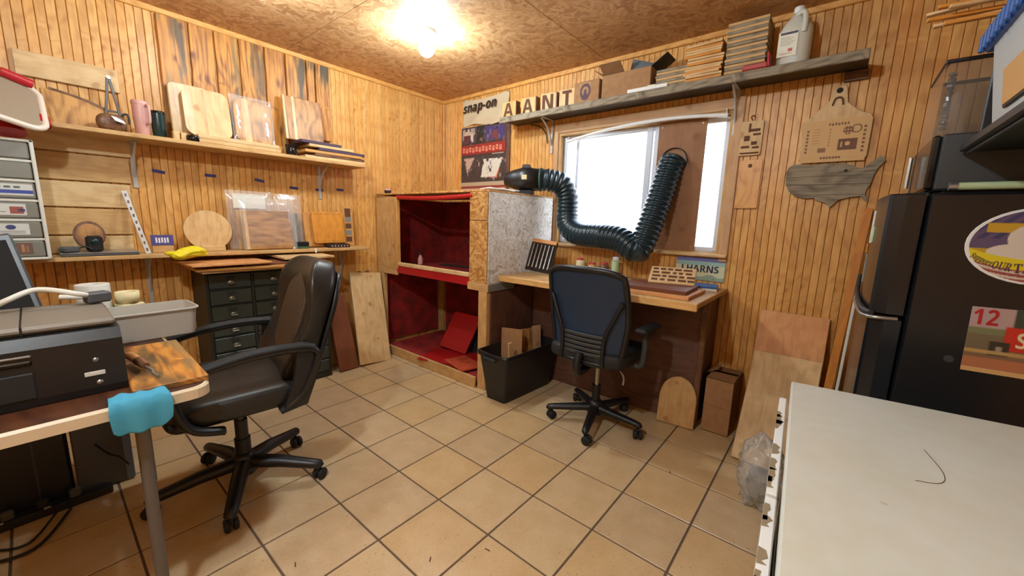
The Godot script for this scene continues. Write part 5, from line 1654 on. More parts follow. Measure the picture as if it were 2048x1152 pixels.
func window_shelf() -> void:
	var t := thing("window_shelf", "long grey shelf over the window carrying letter blocks, boxes and a jug", "shelf", Vector3(XW, RS, -0.22))
	put(t, "plank", box(Vector3(0.23, 0.022, 2.32), 0.003), M.shelf_grey, xf(Vector3(-0.117, -0.011, 0)))
	put(t, "front_lip", box(Vector3(0.016, 0.046, 2.32), 0.003), M.grey_wood, xf(Vector3(-0.236, -0.023, 0)))
	for z in [-0.78, 0.575]:
		var s := st()
		rbox(s, Vector3(0.004, 0.26, 0.022), xf(Vector3(-0.005, -0.155, z)), 0.001)
		rbox(s, Vector3(0.2, 0.004, 0.022), xf(Vector3(-0.105, -0.025, z)), 0.001)
		tube(s, curve([Vector3(-0.008, -0.22, z), Vector3(-0.07, -0.1, z), Vector3(-0.17, -0.032, z)], 5), 0.007, 8)
		put(t, "bracket", s.commit(), M.bracket)
	put(t, "cleat", box(Vector3(0.02, 0.05, 0.1), 0.003), M.walnut, xf(Vector3(-0.012, -0.05, 1.12)))
	put(t, "cable", tubed([Vector3(-0.012, -0.03, -1.0), Vector3(-0.012, -0.06, -0.9), Vector3(-0.012, -0.12, -0.84), Vector3(-0.012, -0.2, -0.82)], 0.004), M.black)

	# wooden letter blocks standing aslant
	var lt := [["A", -1.345], ["A", -1.14], ["N", -0.945], ["T", -0.77]]
	var lab := ["wooden letter block A at the end of the shelf beside the banner", "second wooden letter block A, between the first A and the N", "wooden letter block N on the shelf over the window", "wooden letter block T on the shelf beside the cartons"]
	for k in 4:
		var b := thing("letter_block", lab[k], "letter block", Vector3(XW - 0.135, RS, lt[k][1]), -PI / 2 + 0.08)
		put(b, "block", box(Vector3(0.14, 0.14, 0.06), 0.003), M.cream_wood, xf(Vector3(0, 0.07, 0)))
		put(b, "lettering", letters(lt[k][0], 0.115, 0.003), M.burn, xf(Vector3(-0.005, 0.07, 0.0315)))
		put(b, "painted_shade_side", box(Vector3(0.006, 0.138, 0.058), 0.001), M.walnut, xf(Vector3(0.0725, 0.07, 0)))  # dark facing puts the shadow side of the block into its colour
	# cartons
	var c1 := thing("shelf_carton", "small tan carton with a printed emblem on the shelf over the window", "carton", Vector3(XW - 0.13, RS, -0.585))
	put(c1, "body", box(Vector3(0.15, 0.15, 0.2), 0.003), M.cardboard, xf(Vector3(0, 0.075, 0)))
	var im := Image.create(32, 48, false, Image.FORMAT_RGB8)
	im.fill(rgb(166, 124, 82))
	for yy in 48:
		for xx in 32:
			var d := Vector2(xx - 16, (yy - 22) * 0.7).length()
			if (d < 14 and d > 9) or (yy > 26 and yy < 44 and absi(xx - 16) < 4 + (yy % 7)) or d < 4:
				im.set_pixel(xx, yy, rgb(92, 70, 78))
	print_mat("carton_print", soften(im), 0.85)
	put(c1, "emblem", card(0.1, 0.13, 0.0006), M.carton_print, Transform3D(Basis(Vector3.UP, -PI / 2), Vector3(-0.0752, 0.075, -0.01)))
	var c2 := thing("open_carton", "open carton with dark raised flaps on the shelf over the window", "carton", Vector3(XW - 0.1, RS, -0.3))
	put(c2, "body", tray_mesh(0.18, 0.16, 0.34), M.cardboard)
	put(c2, "flap", box(Vector3(0.004, 0.1, 0.15), 0.001), M.cardboard_b, xf(Vector3(-0.12, 0.185, -0.09), Vector3(0, 0, 60)))
	put(c2, "flap", box(Vector3(0.16, 0.004, 0.13), 0.001), M.charcoal, xf(Vector3(0.0, 0.19, 0.21), Vector3(-32, 0, 0)))
	put(c2, "flap", box(Vector3(0.16, 0.004, 0.1), 0.001), M.cardboard_b, xf(Vector3(0.0, 0.19, -0.2), Vector3(30, 0, 0)))
	put(c2, "liner", box(Vector3(0.003, 0.1, 0.15), 0.001), M.charcoal, xf(Vector3(-0.06, 0.16, 0.09), Vector3(20, 0, 14)))
	var pk := thing("white_packet", "flat white packet lying at the front edge of the shelf before the open carton", "packet", Vector3(XW - 0.216, RS, -0.13), deg_to_rad(1))
	put(pk, "packet", box(Vector3(0.046, 0.026, 0.26), 0.004), M.white, xf(Vector3(0, 0.011, 0)))
	put(pk, "label_band", box(Vector3(0.048, 0.012, 0.05), 0.001), M.paper, xf(Vector3(0, 0.021, 0.03)))
	# pile of light planks, ends towards the room
	var r := RandomNumberGenerator.new()
	r.seed = 15
	var slat := box(Vector3(0.16, 0.0135, 0.2), 0.002)
	for k in 15:
		solo("light_slat", "light slat, %s of the pale pile on the shelf over the window" % nth(k, 15), "slat", slat, M.honey if k % 3 == 1 else M.maple, xf(Vector3(XW - 0.125 + r.randf_range(-0.012, 0.008), RS + 0.0068 + k * 0.0141, 0.19 + r.randf_range(-0.008, 0.008)), Vector3(0, r.randf_range(-3, 3), 0)), "light slats piled on the window shelf")
	var dark := box(Vector3(0.17, 0.015, 0.2), 0.002)
	for k in 18:
		solo("dark_slat", "grey-brown slat, %s of the tall pile beside the pale slats" % nth(k, 18), "slat", dark, M.grey_wood if k % 2 == 0 else M.board_b, xf(Vector3(XW - 0.115 + r.randf_range(-0.006, 0.004), RS + 0.0076 + k * 0.0158, 0.405 + r.randf_range(-0.003, 0.003)), Vector3(0, r.randf_range(-1, 1), 0)), "grey-brown slats piled on the window shelf")
	for k in 8:
		solo("back_slat", "grey-brown slat, %s of the low pile behind the pale slats" % nth(k, 8), "slat", dark, M.grey_wood if k % 2 == 1 else M.board_b, xf(Vector3(XW - 0.09, RS + 0.0076 + k * 0.0158, 0.0 - 0.0 + r.randf_range(-0.003, 0.003)), Vector3(0, r.randf_range(-1, 1), 0)), "slats behind the pale pile")
	var rt := thing("red_tray", "red plastic tray with one raised end on the shelf by the jug", "tray", Vector3(XW - 0.2, RS, 0.465))
	put(rt, "tray", box(Vector3(0.09, 0.03, 0.12), 0.006), M.red_tray, xf(Vector3(0, 0.016, 0)))
	put(rt, "raised_end", box(Vector3(0.09, 0.075, 0.012), 0.004), M.red, xf(Vector3(0, 0.04, 0.062), Vector3(-6, 0, 0)))
	put(rt, "back_wall", box(Vector3(0.01, 0.045, 0.11), 0.003), M.red_tray, xf(Vector3(0.04, 0.036, 0)))
	# gallon jug
	var j := thing("gallon_jug", "translucent white gallon jug with a paper label on the shelf under the ceiling", "jug", Vector3(XW - 0.135, RS, 0.625))
	var s := st()
	var g := []
	var prof := [[0.0, 0.0], [0.05, 0.0], [0.068, 0.004], [0.074, 0.015], [0.074, 0.06], [0.074, 0.165], [0.072, 0.185], [0.06, 0.215], [0.042, 0.243], [0.026, 0.262], [0.021, 0.27], [0.021, 0.288], [0.0, 0.288]]
	for q in prof:
		var row := []
		for i in 33:
			var a := TAU * i / 32
			var sq := 1.0 / pow(pow(absf(cos(a)), 4.0) + pow(absf(sin(a)), 4.0), 0.25)
			var k := clampf((0.24 - q[1]) / 0.06, 0.0, 1.0)
			row.append(Vector3(cos(a), 0, sin(a)) * q[0] * lerpf(1.0, lerpf(1.0, sq, 0.75), k) + Vector3(0, q[1], 0))
		g.append(row)
	skin(s, g, true)
	put(j, "bottle", s.commit(), M.jug)
	put(j, "cap", turned([Vector2(0.022, 0.272), Vector2(0.024, 0.274), Vector2(0.024, 0.298), Vector2(0.021, 0.302), Vector2(0, 0.302)], 20), M.white)
	put(j, "handle", tubed([Vector3(-0.03, 0.258, 0.0), Vector3(-0.058, 0.252, 0.03), Vector3(-0.068, 0.2, 0.04), Vector3(-0.07, 0.15, 0.04)], 0.012), M.jug)
	im = Image.create(64, 96, false, Image.FORMAT_RGB8)
	im.fill(rgb(232, 228, 206))
	im.fill_rect(Rect2i(6, 2, 56, 9), rgb(70, 68, 88))
	for q in 6:
		im.fill_rect(Rect2i(8, 20 + q * 6, 30 + (q * 13) % 20, 2), rgb(168, 160, 142))
	im.fill_rect(Rect2i(36, 66, 14, 12), rgb(198, 92, 78))
	im.fill_rect(Rect2i(10, 84, 40, 2), rgb(188, 120, 96))
	print_mat("jug_label", im)
	put(j, "paper_label", card(0.085, 0.12, 0.0006), M.jug_label, Transform3D(Basis(Vector3.UP, -PI / 2), Vector3(-0.0765, 0.105, -0.025)))

func wall_art() -> void:
	var usa := [[0.655, 1.571], [0.664, 1.6], [0.69, 1.617], [0.754, 1.609], [0.896, 1.61], [0.946, 1.597], [0.97, 1.579], [0.99, 1.581], [1.026, 1.615], [1.048, 1.639], [1.064, 1.628], [1.072, 1.612], [1.051, 1.584], [1.036, 1.545], [1.031, 1.506], [1.016, 1.466], [1.014, 1.446], [1.032, 1.405], [1.018, 1.412], [0.997, 1.436], [0.952, 1.43], [0.91, 1.417], [0.891, 1.392], [0.877, 1.375], [0.856, 1.4], [0.835, 1.407], [0.814, 1.414], [0.8, 1.429], [0.759, 1.426], [0.708, 1.441], [0.68, 1.467], [0.66, 1.505]]
	var c := Vector2(0.86, 1.5)
	var poly := PackedVector2Array(usa.map(func(q): return Vector2(q[0], q[1]) - c))
	var t := thing("map_plaque", "weathered grey wooden cut-out of a country map hung on the beadboard", "wall art")
	t.transform = on_wall(c.x, c.y)
	var cuts := [0.2, 0.045, 0.0, -0.055, -0.2]
	for k in 4:
		for piece in Geometry2D.intersect_polygons(poly, PackedVector2Array([Vector2(-1, cuts[k] - 0.0008), Vector2(1, cuts[k] - 0.0008), Vector2(1, cuts[k + 1] + 0.0008), Vector2(-1, cuts[k + 1] + 0.0008)])):
			if piece.size() > 2:
				var s := st()
				# grain runs level: turn the texture by swapping the axes
				prism(s, Array(piece), 0.018 + 0.0015 * (k % 2), Transform3D.IDENTITY, 0.0)
				put(t, "slat", swap_uv(s.commit()), M.grey_wood)
	put(t, "knot", rod(Vector3(0.06, 0.07, 0.018), Vector3(0.06, 0.07, 0.0205), 0.007, 10), M.ink)
	# paddle board
	var pd := [[0.701, 1.839], [0.739, 1.868], [0.794, 1.928], [0.811, 1.945], [0.812, 2.0], [0.822, 2.012], [0.862, 2.012], [0.872, 2.0], [0.884, 1.921], [0.935, 1.874], [0.985, 1.85], [0.996, 1.83], [0.995, 1.64], [0.981, 1.625], [0.72, 1.625], [0.703, 1.64]]
	c = Vector2(0.85, 1.73)
	var p := thing("paddle_board", "paddle-shaped cutting board with burnt pictures hung above the map cut-out", "cutting board")
	p.transform = on_wall(c.x, c.y)
	put(p, "slab", pris(pd.map(func(q): return Vector2(q[0], q[1]) - c), 0.02, 0.003), M.board)
	put(p, "hang_hole", rod(Vector3(-0.008, 0.255, 0.019), Vector3(-0.008, 0.255, 0.0206), 0.014, 16), M.ink)
	put(p, "hanger", tubed([Vector3(-0.03, 0.18, 0.021), Vector3(-0.02, 0.215, 0.024), Vector3(0.005, 0.215, 0.024), Vector3(0.015, 0.18, 0.021)], 0.004), M.burn)
	var im := Image.create(150, 120, false, Image.FORMAT_RGB8)
	im.fill(rgb(208, 166, 108))
	var dk := rgb(122, 78, 48)
	for yy in 120:
		for xx in 150:
			var q := Vector2(xx, yy)
			if q.distance_to(Vector2(104, 33)) < 12 and sin(xx * 0.9) + cos(yy * 0.7) > -0.6:
				im.set_pixel(xx, yy, dk)
			var d := q.distance_to(Vector2(122, 30))
			if d > 9 and d < 12:
				im.set_pixel(xx, yy, dk)
			if xx > 84 and xx < 128 and yy > 56 and yy < 88 and not (q.distance_to(Vector2(106, 70)) < 6 or (xx > 90 and xx < 95 and yy > 64 and yy < 80)):
				im.set_pixel(xx, yy, dk.lerp(rgb(90, 54, 34), 0.4))
			if xx > 38 and xx < 58 and yy > 78 and yy < 92 and (xx + yy) % 5 > 0:
				im.set_pixel(xx, yy, dk)
	for q in 7:
		im.fill_rect(Rect2i(58 + q * 7, 10 + (q % 2), 4, 7), dk)
		im.fill_rect(Rect2i(8, 26 + q * 10, 5, 6), dk)
		im.fill_rect(Rect2i(138, 24 + q * 11, 6, 6), dk)
		im.fill_rect(Rect2i(48 + q * 7, 105, 5, 6), dk)
	for q in 6:
		im.fill_rect(Rect2i(22, 24 + q * 8, 18, 2), rgb(180, 134, 86))
		im.fill_rect(Rect2i(62, 26 + q * 9, 3, 5), rgb(170, 122, 76))
	print_mat("paddle_print", soften(im), 0.6)
	put(p, "burnt_picture", card(0.275, 0.22, 0.0004), M.paddle_print, xf(Vector3(0.0, 0.0, 0.0205)))
	# small engraved board, and a thin one below it
	var e := thing("engraved_board", "small engraved board hung between the window and the paddle board", "wall art")
	e.transform = on_wall(0.452, 1.785)
	put(e, "slab", pris(rrect(0.12, 0.2, 0.012, 4), 0.014, 0.002), M.board)
	put(e, "bar", box(Vector3(0.1, 0.008, 0.006), 0.002), M.burn, xf(Vector3(0, -0.086, 0.016)))
	for q in [[0.02, 0.045, 0.05, 0.016], [0.03, 0.02, 0.04, 0.012], [-0.02, 0.0, 0.03, 0.03], [0.02, -0.03, 0.03, 0.02], [-0.025, -0.05, 0.045, 0.014], [0.03, -0.055, 0.035, 0.012], [-0.01, 0.06, 0.012, 0.05]]:
		put(e, "engraving", box(Vector3(q[2], q[3], 0.001), 0.0), M.burn, xf(Vector3(q[0], q[1], 0.0143)))
	put(e, "hook", tubed([Vector3(0, 0.1, 0.008), Vector3(-0.01, 0.12, 0.012), Vector3(0.0, 0.13, 0.012), Vector3(0.01, 0.12, 0.012)], 0.003), M.burn)
	var n := thing("plain_plaque", "thin plain wood plaque fixed to the beadboard below the small engraved board", "plaque")
	n.transform = on_wall(0.466, 1.515)
	put(n, "sheet", box(Vector3(0.125, 0.29, 0.006), 0.001), M.pine_c, xf(Vector3(0, 0, 0.003)))
	put(n, "edge_bead", box(Vector3(0.125, 0.006, 0.01), 0.002), M.board_b, xf(Vector3(0, -0.143, 0.006)))
	put(n, "mark", box(Vector3(0.02, 0.02, 0.001), 0.0), M.burn, xf(Vector3(0.0, 0.11, 0.0063)))
	# poster
	im = Image.create(122, 124, false, Image.FORMAT_RGB8)
	var W := 122
	im.fill(rgb(58, 46, 46))
	var panel := func(x: int, y: int, w: int, h: int, cc: Color) -> void: im.fill_rect(Rect2i(x, y, w, h), cc)
	panel.call(0, 0, 122, 30, rgb(70, 58, 60))
	panel.call(4, 3, 34, 12, rgb(186, 164, 140))
	panel.call(6, 15, 30, 14, rgb(92, 40, 44))
	panel.call(26, 14, 8, 14, rgb(190, 186, 170))
	panel.call(42, 0, 22, 32, rgb(34, 38, 36))
	panel.call(68, 4, 46, 24, rgb(66, 54, 104))
	panel.call(84, 12, 14, 14, rgb(118, 56, 52))
	panel.call(0, 33, 118, 19, rgb(146, 42, 38))
	var xx0 := 4
	for q in 12:
		panel.call(xx0, 38 + (q % 2), 6, 9, rgb(214, 136, 110))
		panel.call(xx0 + 2, 41, 2, 3, rgb(146, 42, 38))
		xx0 += 9
	panel.call(84, 53, 30, 8, rgb(206, 190, 160))
	panel.call(0, 54, 122, 50, rgb(64, 54, 52))
	for yy in 34:
		panel.call(8 + yy / 3, 58 + yy, maxi(2, 30 - yy), 1, rgb(186, 156, 138))
		panel.call(62 - yy / 5, 62 + yy, 50 - yy / 3, 1, rgb(208, 202, 186))
		panel.call(76 + yy / 6, 64 + yy, 26 - absi(yy - 16) / 2, 1, rgb(206, 98, 58))
		panel.call(70 + yy / 4, 64 + yy, 5, 1, rgb(130, 56, 126))
		panel.call(62 + yy / 6, 64 + yy, 5, 1, rgb(176, 130, 60))
	var pr := RandomNumberGenerator.new()
	pr.seed = 8
	for q in 170:
		var px := pr.randi_range(0, 116)
		var py := pr.randi_range(0, 100)
		if py > 30 and py < 54:
			continue
		var base := im.get_pixel(px, py)
		panel.call(px, py, pr.randi_range(1, 6), pr.randi_range(1, 8), base.lerp([rgb(210, 190, 170), rgb(30, 26, 26), rgb(120, 60, 52), rgb(90, 84, 110)][q % 4], pr.randf_range(0.2, 0.6)))
	panel.call(0, 104, 122, 8, rgb(178, 156, 128))
	panel.call(0, 112, 122, 4, rgb(138, 56, 46))
	panel.call(0, 116, 122, 8, rgb(190, 160, 132))
	print_mat("poster_print", soften(im), 0.4)
	var po := thing("poster", "dark printed poster with a red lettered band on the beadboard in the corner", "poster")
	po.transform = on_wall(-1.79, 1.83)
	put(po, "sheet", card(0.6, 0.62, 0.0012), M.poster_print)
	put(po, "side_strip", box(Vector3(0.04, 0.62, 0.012), 0.003), M.brown, xf(Vector3(0.32, 0.0, 0.006)))
	# cloth banner, drooping
	var ba := thing("cloth_banner", "drooping tan cloth banner with slanted dark lettering above the poster", "banner")
	ba.transform = on_wall(-1.76, 2.27)
	s_banner(ba)

func s_banner(ba: Node3D) -> void:
	var f := func(u: float, v: float) -> Vector3:
		var y := 0.12 - v * 0.245 + 0.012 * sin(u * 7.0) * v
		return Vector3((u - 0.5) * 0.58, y - 0.02 * sin(u * PI) * (1.0 - v), 0.014 + 0.011 * sin(u * 13.0 + v * 4.0) * v + 0.006 * sin(v * 9.0 + u * 3.0))
	var s := st()
	for side in [0.0, -0.002]:
		var g := []
		for j in 13:
			var row := []
			for i in 25:
				row.append(f.call(i / 24.0, j / 12.0) + Vector3(0, 0, side))
			if side == 0.0:
				row.reverse()
			g.append(row)
		g.reverse()
		if side == 0.0:
			for row in g:
				row.reverse()
		skin(s, g)
	put(ba, "cloth", s.commit(), M.cloth)
	put(ba, "lettering", letters("snap-on", 0.085, 0.0015), M.ink, Transform3D(Basis(Vector3(1, 0.02, 0), Vector3(0.22, 1, 0), Vector3(0, 0, 1)), Vector3(-0.06, 0.04, 0.031)))
	for x in [-0.28, 0.28]:
		put(ba, "pin", rod(Vector3(x, 0.115, 0.006), Vector3(x, 0.115, 0.024), 0.006, 10), M.steel)

func swap_uv(m: ArrayMesh) -> ArrayMesh:
	var a := m.surface_get_arrays(0)
	var u: PackedVector2Array = a[Mesh.ARRAY_TEX_UV]
	for k in u.size():
		u[k] = Vector2(u[k].y, u[k].x)
	a[Mesh.ARRAY_TEX_UV] = u
	var o := ArrayMesh.new()
	o.add_surface_from_arrays(Mesh.PRIMITIVE_TRIANGLES, a)
	return o

# ---------------------------------------------------------------- refrigerator and what stands on it
func fridge() -> void:
	var x0 := 1.15
	var x1 := 1.72
	var h := 1.385
	var t := thing("refrigerator", "black refrigerator with magnets on its side, standing by the window wall", "refrigerator", Vector3((x0 + x1) / 2, 0, 1.38))
	var o := t.position
	put(t, "body", box(Vector3(x1 - x0, h - 0.03, 0.53), 0.008), M.fridge, xf(Vector3(0, h / 2 + 0.012, 1.415 - o.z)))
	put(t, "plinth", box(Vector3(x1 - x0 - 0.02, 0.03, 0.5), 0.003), M.black_matt, xf(Vector3(0, 0.016, 1.415 - o.z)))
	# doors: rounded front, split a third of the way down
	var split := 0.96
	var door := func(called: String, y0: float, y1: float) -> MeshInstance3D:
		var out := [Vector2(-(x1 - x0) / 2, 0.0), Vector2((x1 - x0) / 2, 0.0)]
		var w := (x1 - x0) / 2
		var cur := []
		for k in 49:
			var u := k / 48.0 * 2.0 - 1.0
			var dz := 0.085 + 0.018 * (1.0 - u * u)
			if absf(u) > 0.93:
				dz -= pow((absf(u) - 0.93) / 0.07, 2.0) * 0.04
			cur.append(Vector2(w * -u, -dz))
		out.append_array(cur)
		var s := st()
		prism(s, out.map(func(q): return Vector2(q.x, -q.y)), y1 - y0, Transform3D(Basis(Vector3(1, 0, 0), Vector3(0, 0, -1), Vector3(0, 1, 0)), Vector3(0, y0, 1.142 - o.z)), 0.004)
		return put(t, called, s.commit(), M.fridge_door)
	var d1: MeshInstance3D = door.call("freezer_door", split + 0.008, h - 0.004)
	var d2: MeshInstance3D = door.call("main_door", 0.05, split - 0.008)
	put(t, "hinge_cap", box(Vector3(0.05, 0.014, 0.06), 0.004), M.charcoal, xf(Vector3(-0.24, h - 0.008, 1.12 - o.z)))
	# curved silver grips at the split
	put(d1, "grip", tubed([Vector3(-0.285, split + 0.006, 1.06 - o.z), Vector3(-0.2, split + 0.012, 1.035 - o.z), Vector3(0.1, split + 0.03, 1.03 - o.z), Vector3(0.24, split + 0.09, 1.035 - o.z)], 0.009), M.charcoal)
	put(d2, "grip", tubed([Vector3(-0.287, split - 0.006, 1.13 - o.z), Vector3(-0.284, split - 0.008, 1.06 - o.z), Vector3(-0.2, split - 0.008, 1.034 - o.z), Vector3(0.15, split - 0.008, 1.028 - o.z)], 0.007), M.steel)
	put(t, "dent", rod(Vector3(x0 - 0.0005 - o.x, 0.845, 1.268 - o.z), Vector3(x0 + 0.004 - o.x, 0.845, 1.268 - o.z), 0.012, 12), M.charcoal)
	# magnets on the doors
	var mg := [[1.45, 1.27, 0.05, 0.13, "white_b", "long pale magnet on the freezer door"], [1.36, 1.24, 0.03, 0.06, "moss_pale", "small green magnet on the freezer door"], [1.5, 1.1, 0.035, 0.12, "grey", "grey pen-shaped magnet on the freezer door"], [1.58, 1.18, 0.04, 0.04, "yellow_wood", "yellow magnet on the freezer door"]]
	for e in mg:
		var q := thing("door_magnet", e[5], "magnet", Vector3(e[0], e[1], 1.0385), PI)
		put(q, "plate", box(Vector3(e[2], e[3], 0.006), 0.002), M[e[4]])
	# eagle magnet: oval, 0.3 m wide
	var im := Image.create(160, 120, false, Image.FORMAT_RGB8)
	im.fill(rgb(206, 194, 176))
	for yy in 120:
		for xx in 160:
			var p := Vector2((xx - 80) / 80.0, (yy - 60) / 60.0)
			var c := rgb(92, 76, 104)
			if p.y < -0.2 and int((xx + yy) / 9) % 2 == 0:
				c = rgb(60, 52, 92)
			if p.y > -0.62 and p.y < -0.36 and p.x < -0.3 and p.x > -0.8:
				c = rgb(196, 152, 40)
			if p.y > 0.1 and p.x < -0.5:
				c = rgb(190, 150, 44)
			if Vector2((p.x - 0.02) * 1.0, (p.y + 0.2) * 1.1).length() < 0.5 or Vector2(p.x + 0.35, (p.y - 0.2) * 1.6).length() < 0.4:
				c = rgb(214, 200, 184)
			if Vector2(p.x - 0.3, p.y + 0.22).length() < 0.08:
				c = rgb(70, 58, 60)
			if p.x > 0.3 and p.y > -0.25 and p.y < 0.0 and p.x < 0.62:
				c = rgb(214, 190, 60)
			if Vector2(p.x - 0.1, (p.y - 0.12) * 1.2).length() < 0.22:
				c = rgb(150, 136, 132)
			var band := p.y - 0.3 - 0.28 * (1.0 - p.x * p.x)
			if band > -0.2 and band < 0.1:
				c = rgb(222, 200, 34)
			if band >= 0.1:
				c = rgb(206, 190, 170) if int(band * 14.0) % 2 == 0 else rgb(150, 66, 62)
			im.set_pixel(xx, yy, c)
	print_mat("eagle_print", soften(im), 0.4)
	var ea := thing("oval_magnet", "oval eagle magnet with a yellow lettered ribbon on the refrigerator side", "magnet")
	ea.transform = Transform3D(Basis(Vector3.UP, -PI / 2), Vector3(x0 - 0.001, 1.222, 1.397))
	var ov := arc(0, 0, 0.15, 0.115, 0, 360, 40).slice(0, 40)
	put(ea, "rim", pris(ov, 0.004, 0.001), M.white)
	var s := st()
	var iv := PackedVector2Array(ov.map(func(q): return q * 0.94))
	var ix := Geometry2D.triangulate_polygon(iv)
	for k in range(0, ix.size(), 3):
		var pp := []
		var uu := []
		for q in 3:
			var w := iv[ix[k + q]]
			pp.append(Vector3(w.x, w.y, 0.0044))
			uu.append(Vector2(w.x / 0.282 + 0.5, 0.5 - w.y / 0.2162))
		tri(s, pp, [Vector3(0, 0, 1), Vector3(0, 0, 1), Vector3(0, 0, 1)], uu)
	put(ea, "print", s.commit(), M.eagle_print)
	put(ea, "lettering", letters("Support", 0.016, 0.0006, true), M.purple_ink, xf(Vector3(-0.109, -0.046, 0.0048), Vector3(0, 0, -30)) * Transform3D(Basis.from_scale(Vector3(0.6, 1, 1)), Vector3.ZERO))
	put(ea, "lettering", letters("OUR", 0.024, 0.0006, true), M.purple_ink, xf(Vector3(-0.066, -0.064, 0.0048), Vector3(0, 0, -10)) * Transform3D(Basis.from_scale(Vector3(0.55, 1, 1)), Vector3.ZERO))
	put(ea, "lettering", letters("TROOPS", 0.028, 0.0006, true), M.purple_ink, xf(Vector3(0.012, -0.068, 0.0048), Vector3(0, 0, 1)) * Transform3D(Basis.from_scale(Vector3(0.7, 1, 1)), Vector3.ZERO))
	# photo magnet
	im = Image.create(120, 84, false, Image.FORMAT_RGB8)
	im.fill(rgb(126, 96, 72))
	im.fill_rect(Rect2i(0, 0, 120, 26), rgb(176, 150, 148))
	im.fill_rect(Rect2i(40, 0, 48, 22), rgb(58, 66, 56))
	im.fill_rect(Rect2i(54, 2, 5, 18), rgb(170, 180, 150))
	im.fill_rect(Rect2i(0, 26, 120, 10), rgb(118, 122, 84))
	im.fill_rect(Rect2i(34, 22, 60, 30), rgb(196, 46, 34))
	im.fill_rect(Rect2i(0, 34, 34, 20), rgb(112, 98, 76))
	im.fill_rect(Rect2i(22, 42, 18, 18), rgb(56, 48, 40))
	im.fill_rect(Rect2i(28, 48, 6, 6), rgb(150, 140, 120))
	im.fill_rect(Rect2i(0, 54, 120, 5), rgb(178, 146, 88))
	im.fill_rect(Rect2i(0, 64, 120, 14), rgb(176, 112, 76))
	im.fill_rect(Rect2i(0, 78, 120, 6), rgb(206, 166, 108))
	print_mat("car_print", soften(im), 0.35)
	var ca := thing("photo_magnet", "rectangular picture magnet with a red number 12 below the oval one", "magnet")
	ca.transform = Transform3D(Basis(Vector3.UP, -PI / 2) * Basis(Vector3(0, 0, 1), 0.02), Vector3(x0 - 0.001, 0.925, 1.43))
	put(ca, "print", card(0.27, 0.21, 0.0012), M.car_print)
	put(ca, "lettering", letters("12", 0.052, 0.0005), M.red, xf(Vector3(-0.103, 0.073, 0.0016)) * Transform3D(Basis.from_scale(Vector3(0.75, 1, 1)), Vector3.ZERO))
	put(ca, "lettering", letters("S", 0.05, 0.0005), M.cream, xf(Vector3(-0.022, 0.01, 0.0016)) * Transform3D(Basis.from_scale(Vector3(0.75, 1, 1)), Vector3.ZERO))

	# microwave
	var mw := thing("microwave", "charcoal microwave with a glossy door on top of the refrigerator", "microwave", Vector3(1.445, h + 0.002, 1.32))
	put(mw, "case", box(Vector3(0.44, 0.182, 0.36), 0.006), M.charcoal, xf(Vector3(0, 0.099, 0.02)))
	put(mw, "door", box(Vector3(0.34, 0.176, 0.022), 0.006), M.black_gloss, xf(Vector3(-0.05, 0.099, -0.172)))
	put(mw, "control_panel", box(Vector3(0.09, 0.176, 0.02), 0.005), M.charcoal, xf(Vector3(0.172, 0.099, -0.171)))
	put(mw, "handle", rod(Vector3(0.1, 0.04, -0.2), Vector3(0.1, 0.16, -0.2), 0.007, 10), M.steel)
	put(mw, "foot", box(Vector3(0.4, 0.01, 0.3), 0.002), M.black, xf(Vector3(0, 0.004, 0.02)))
	var rl := thing("rolled_tube", "pale tube lying on the refrigerator beside the microwave", "tube", Vector3(1.18, h + 0.018, 1.27))
	put(rl, "tube", rod(Vector3(0, 0, -0.07), Vector3(0.0, 0, 0.32), 0.012, 14), M.moss_pale)
	put(rl, "end_cap", rod(Vector3(0, 0, -0.08), Vector3(0, 0, -0.06), 0.013, 14), M.steel)
	# smoky clear bin on the microwave
	var cl := thing("clear_bin", "smoky clear plastic bin on the microwave below the wood sticks", "bin", Vector3(1.5, h + 0.194, 1.27))
	s = st()
	for e in [[Vector3(0.3, 0.006, 0.24), Vector3(0, 0.003, 0)], [Vector3(0.3, 0.25, 0.005), Vector3(0, 0.13, -0.12)], [Vector3(0.3, 0.25, 0.005), Vector3(0, 0.13, 0.12)], [Vector3(0.005, 0.25, 0.23), Vector3(0.148, 0.13, 0)], [Vector3(0.005, 0.25, 0.23), Vector3(-0.148, 0.13, 0)]]:
		rbox(s, e[0], xf(e[1]), 0.0)
	put(cl, "walls", s.commit(), M.smoke)
	put(cl, "rim", frame_rim(0.31, 0.25, 0.012), M.black, xf(Vector3(0, 0.258, 0)))
	var cs := st()
	for k in 10:
		rbox(cs, Vector3(0.02, 0.012, 0.02), xf(Vector3(-0.13 + 0.006 * (k % 2), 0.04 + k * 0.02, -0.1), Vector3(k * 20, k * 35, 10)), 0.003)
	put(cl, "foil_strip", cs.commit(), M.steel)
	# black wall shelf with a lidded tote over the refrigerator
	var bs := thing("black_wall_shelf", "black shelf box on the wall above the white cabinet, carrying the lidded tote", "shelf", Vector3(0.64, 1.512, 1.52))
	put(bs, "deck", box(Vector3(1.12, 0.025, 0.64), 0.003), M.black, xf(Vector3(0, 0.0125, 0)))
	put(bs, "end_panel", box(Vector3(0.014, 0.3, 0.6), 0.003), M.black, xf(Vector3(0.568, 0.15, 0.015)))
	put(bs, "edge_strip", box(Vector3(1.12, 0.008, 0.01), 0.002), M.charcoal, xf(Vector3(0, -0.004, -0.3)))
	for x in [-0.4, 0.35]:
		put(bs, "bracket", box(Vector3(0.03, 0.26, 0.02), 0.003), M.black, xf(Vector3(x, -0.13, 0.31)))
	var tt := thing("lidded_tote", "white storage tote with a blue lid and an orange label on the black shelf", "tote", Vector3(0.7, 1.5385, 1.485))
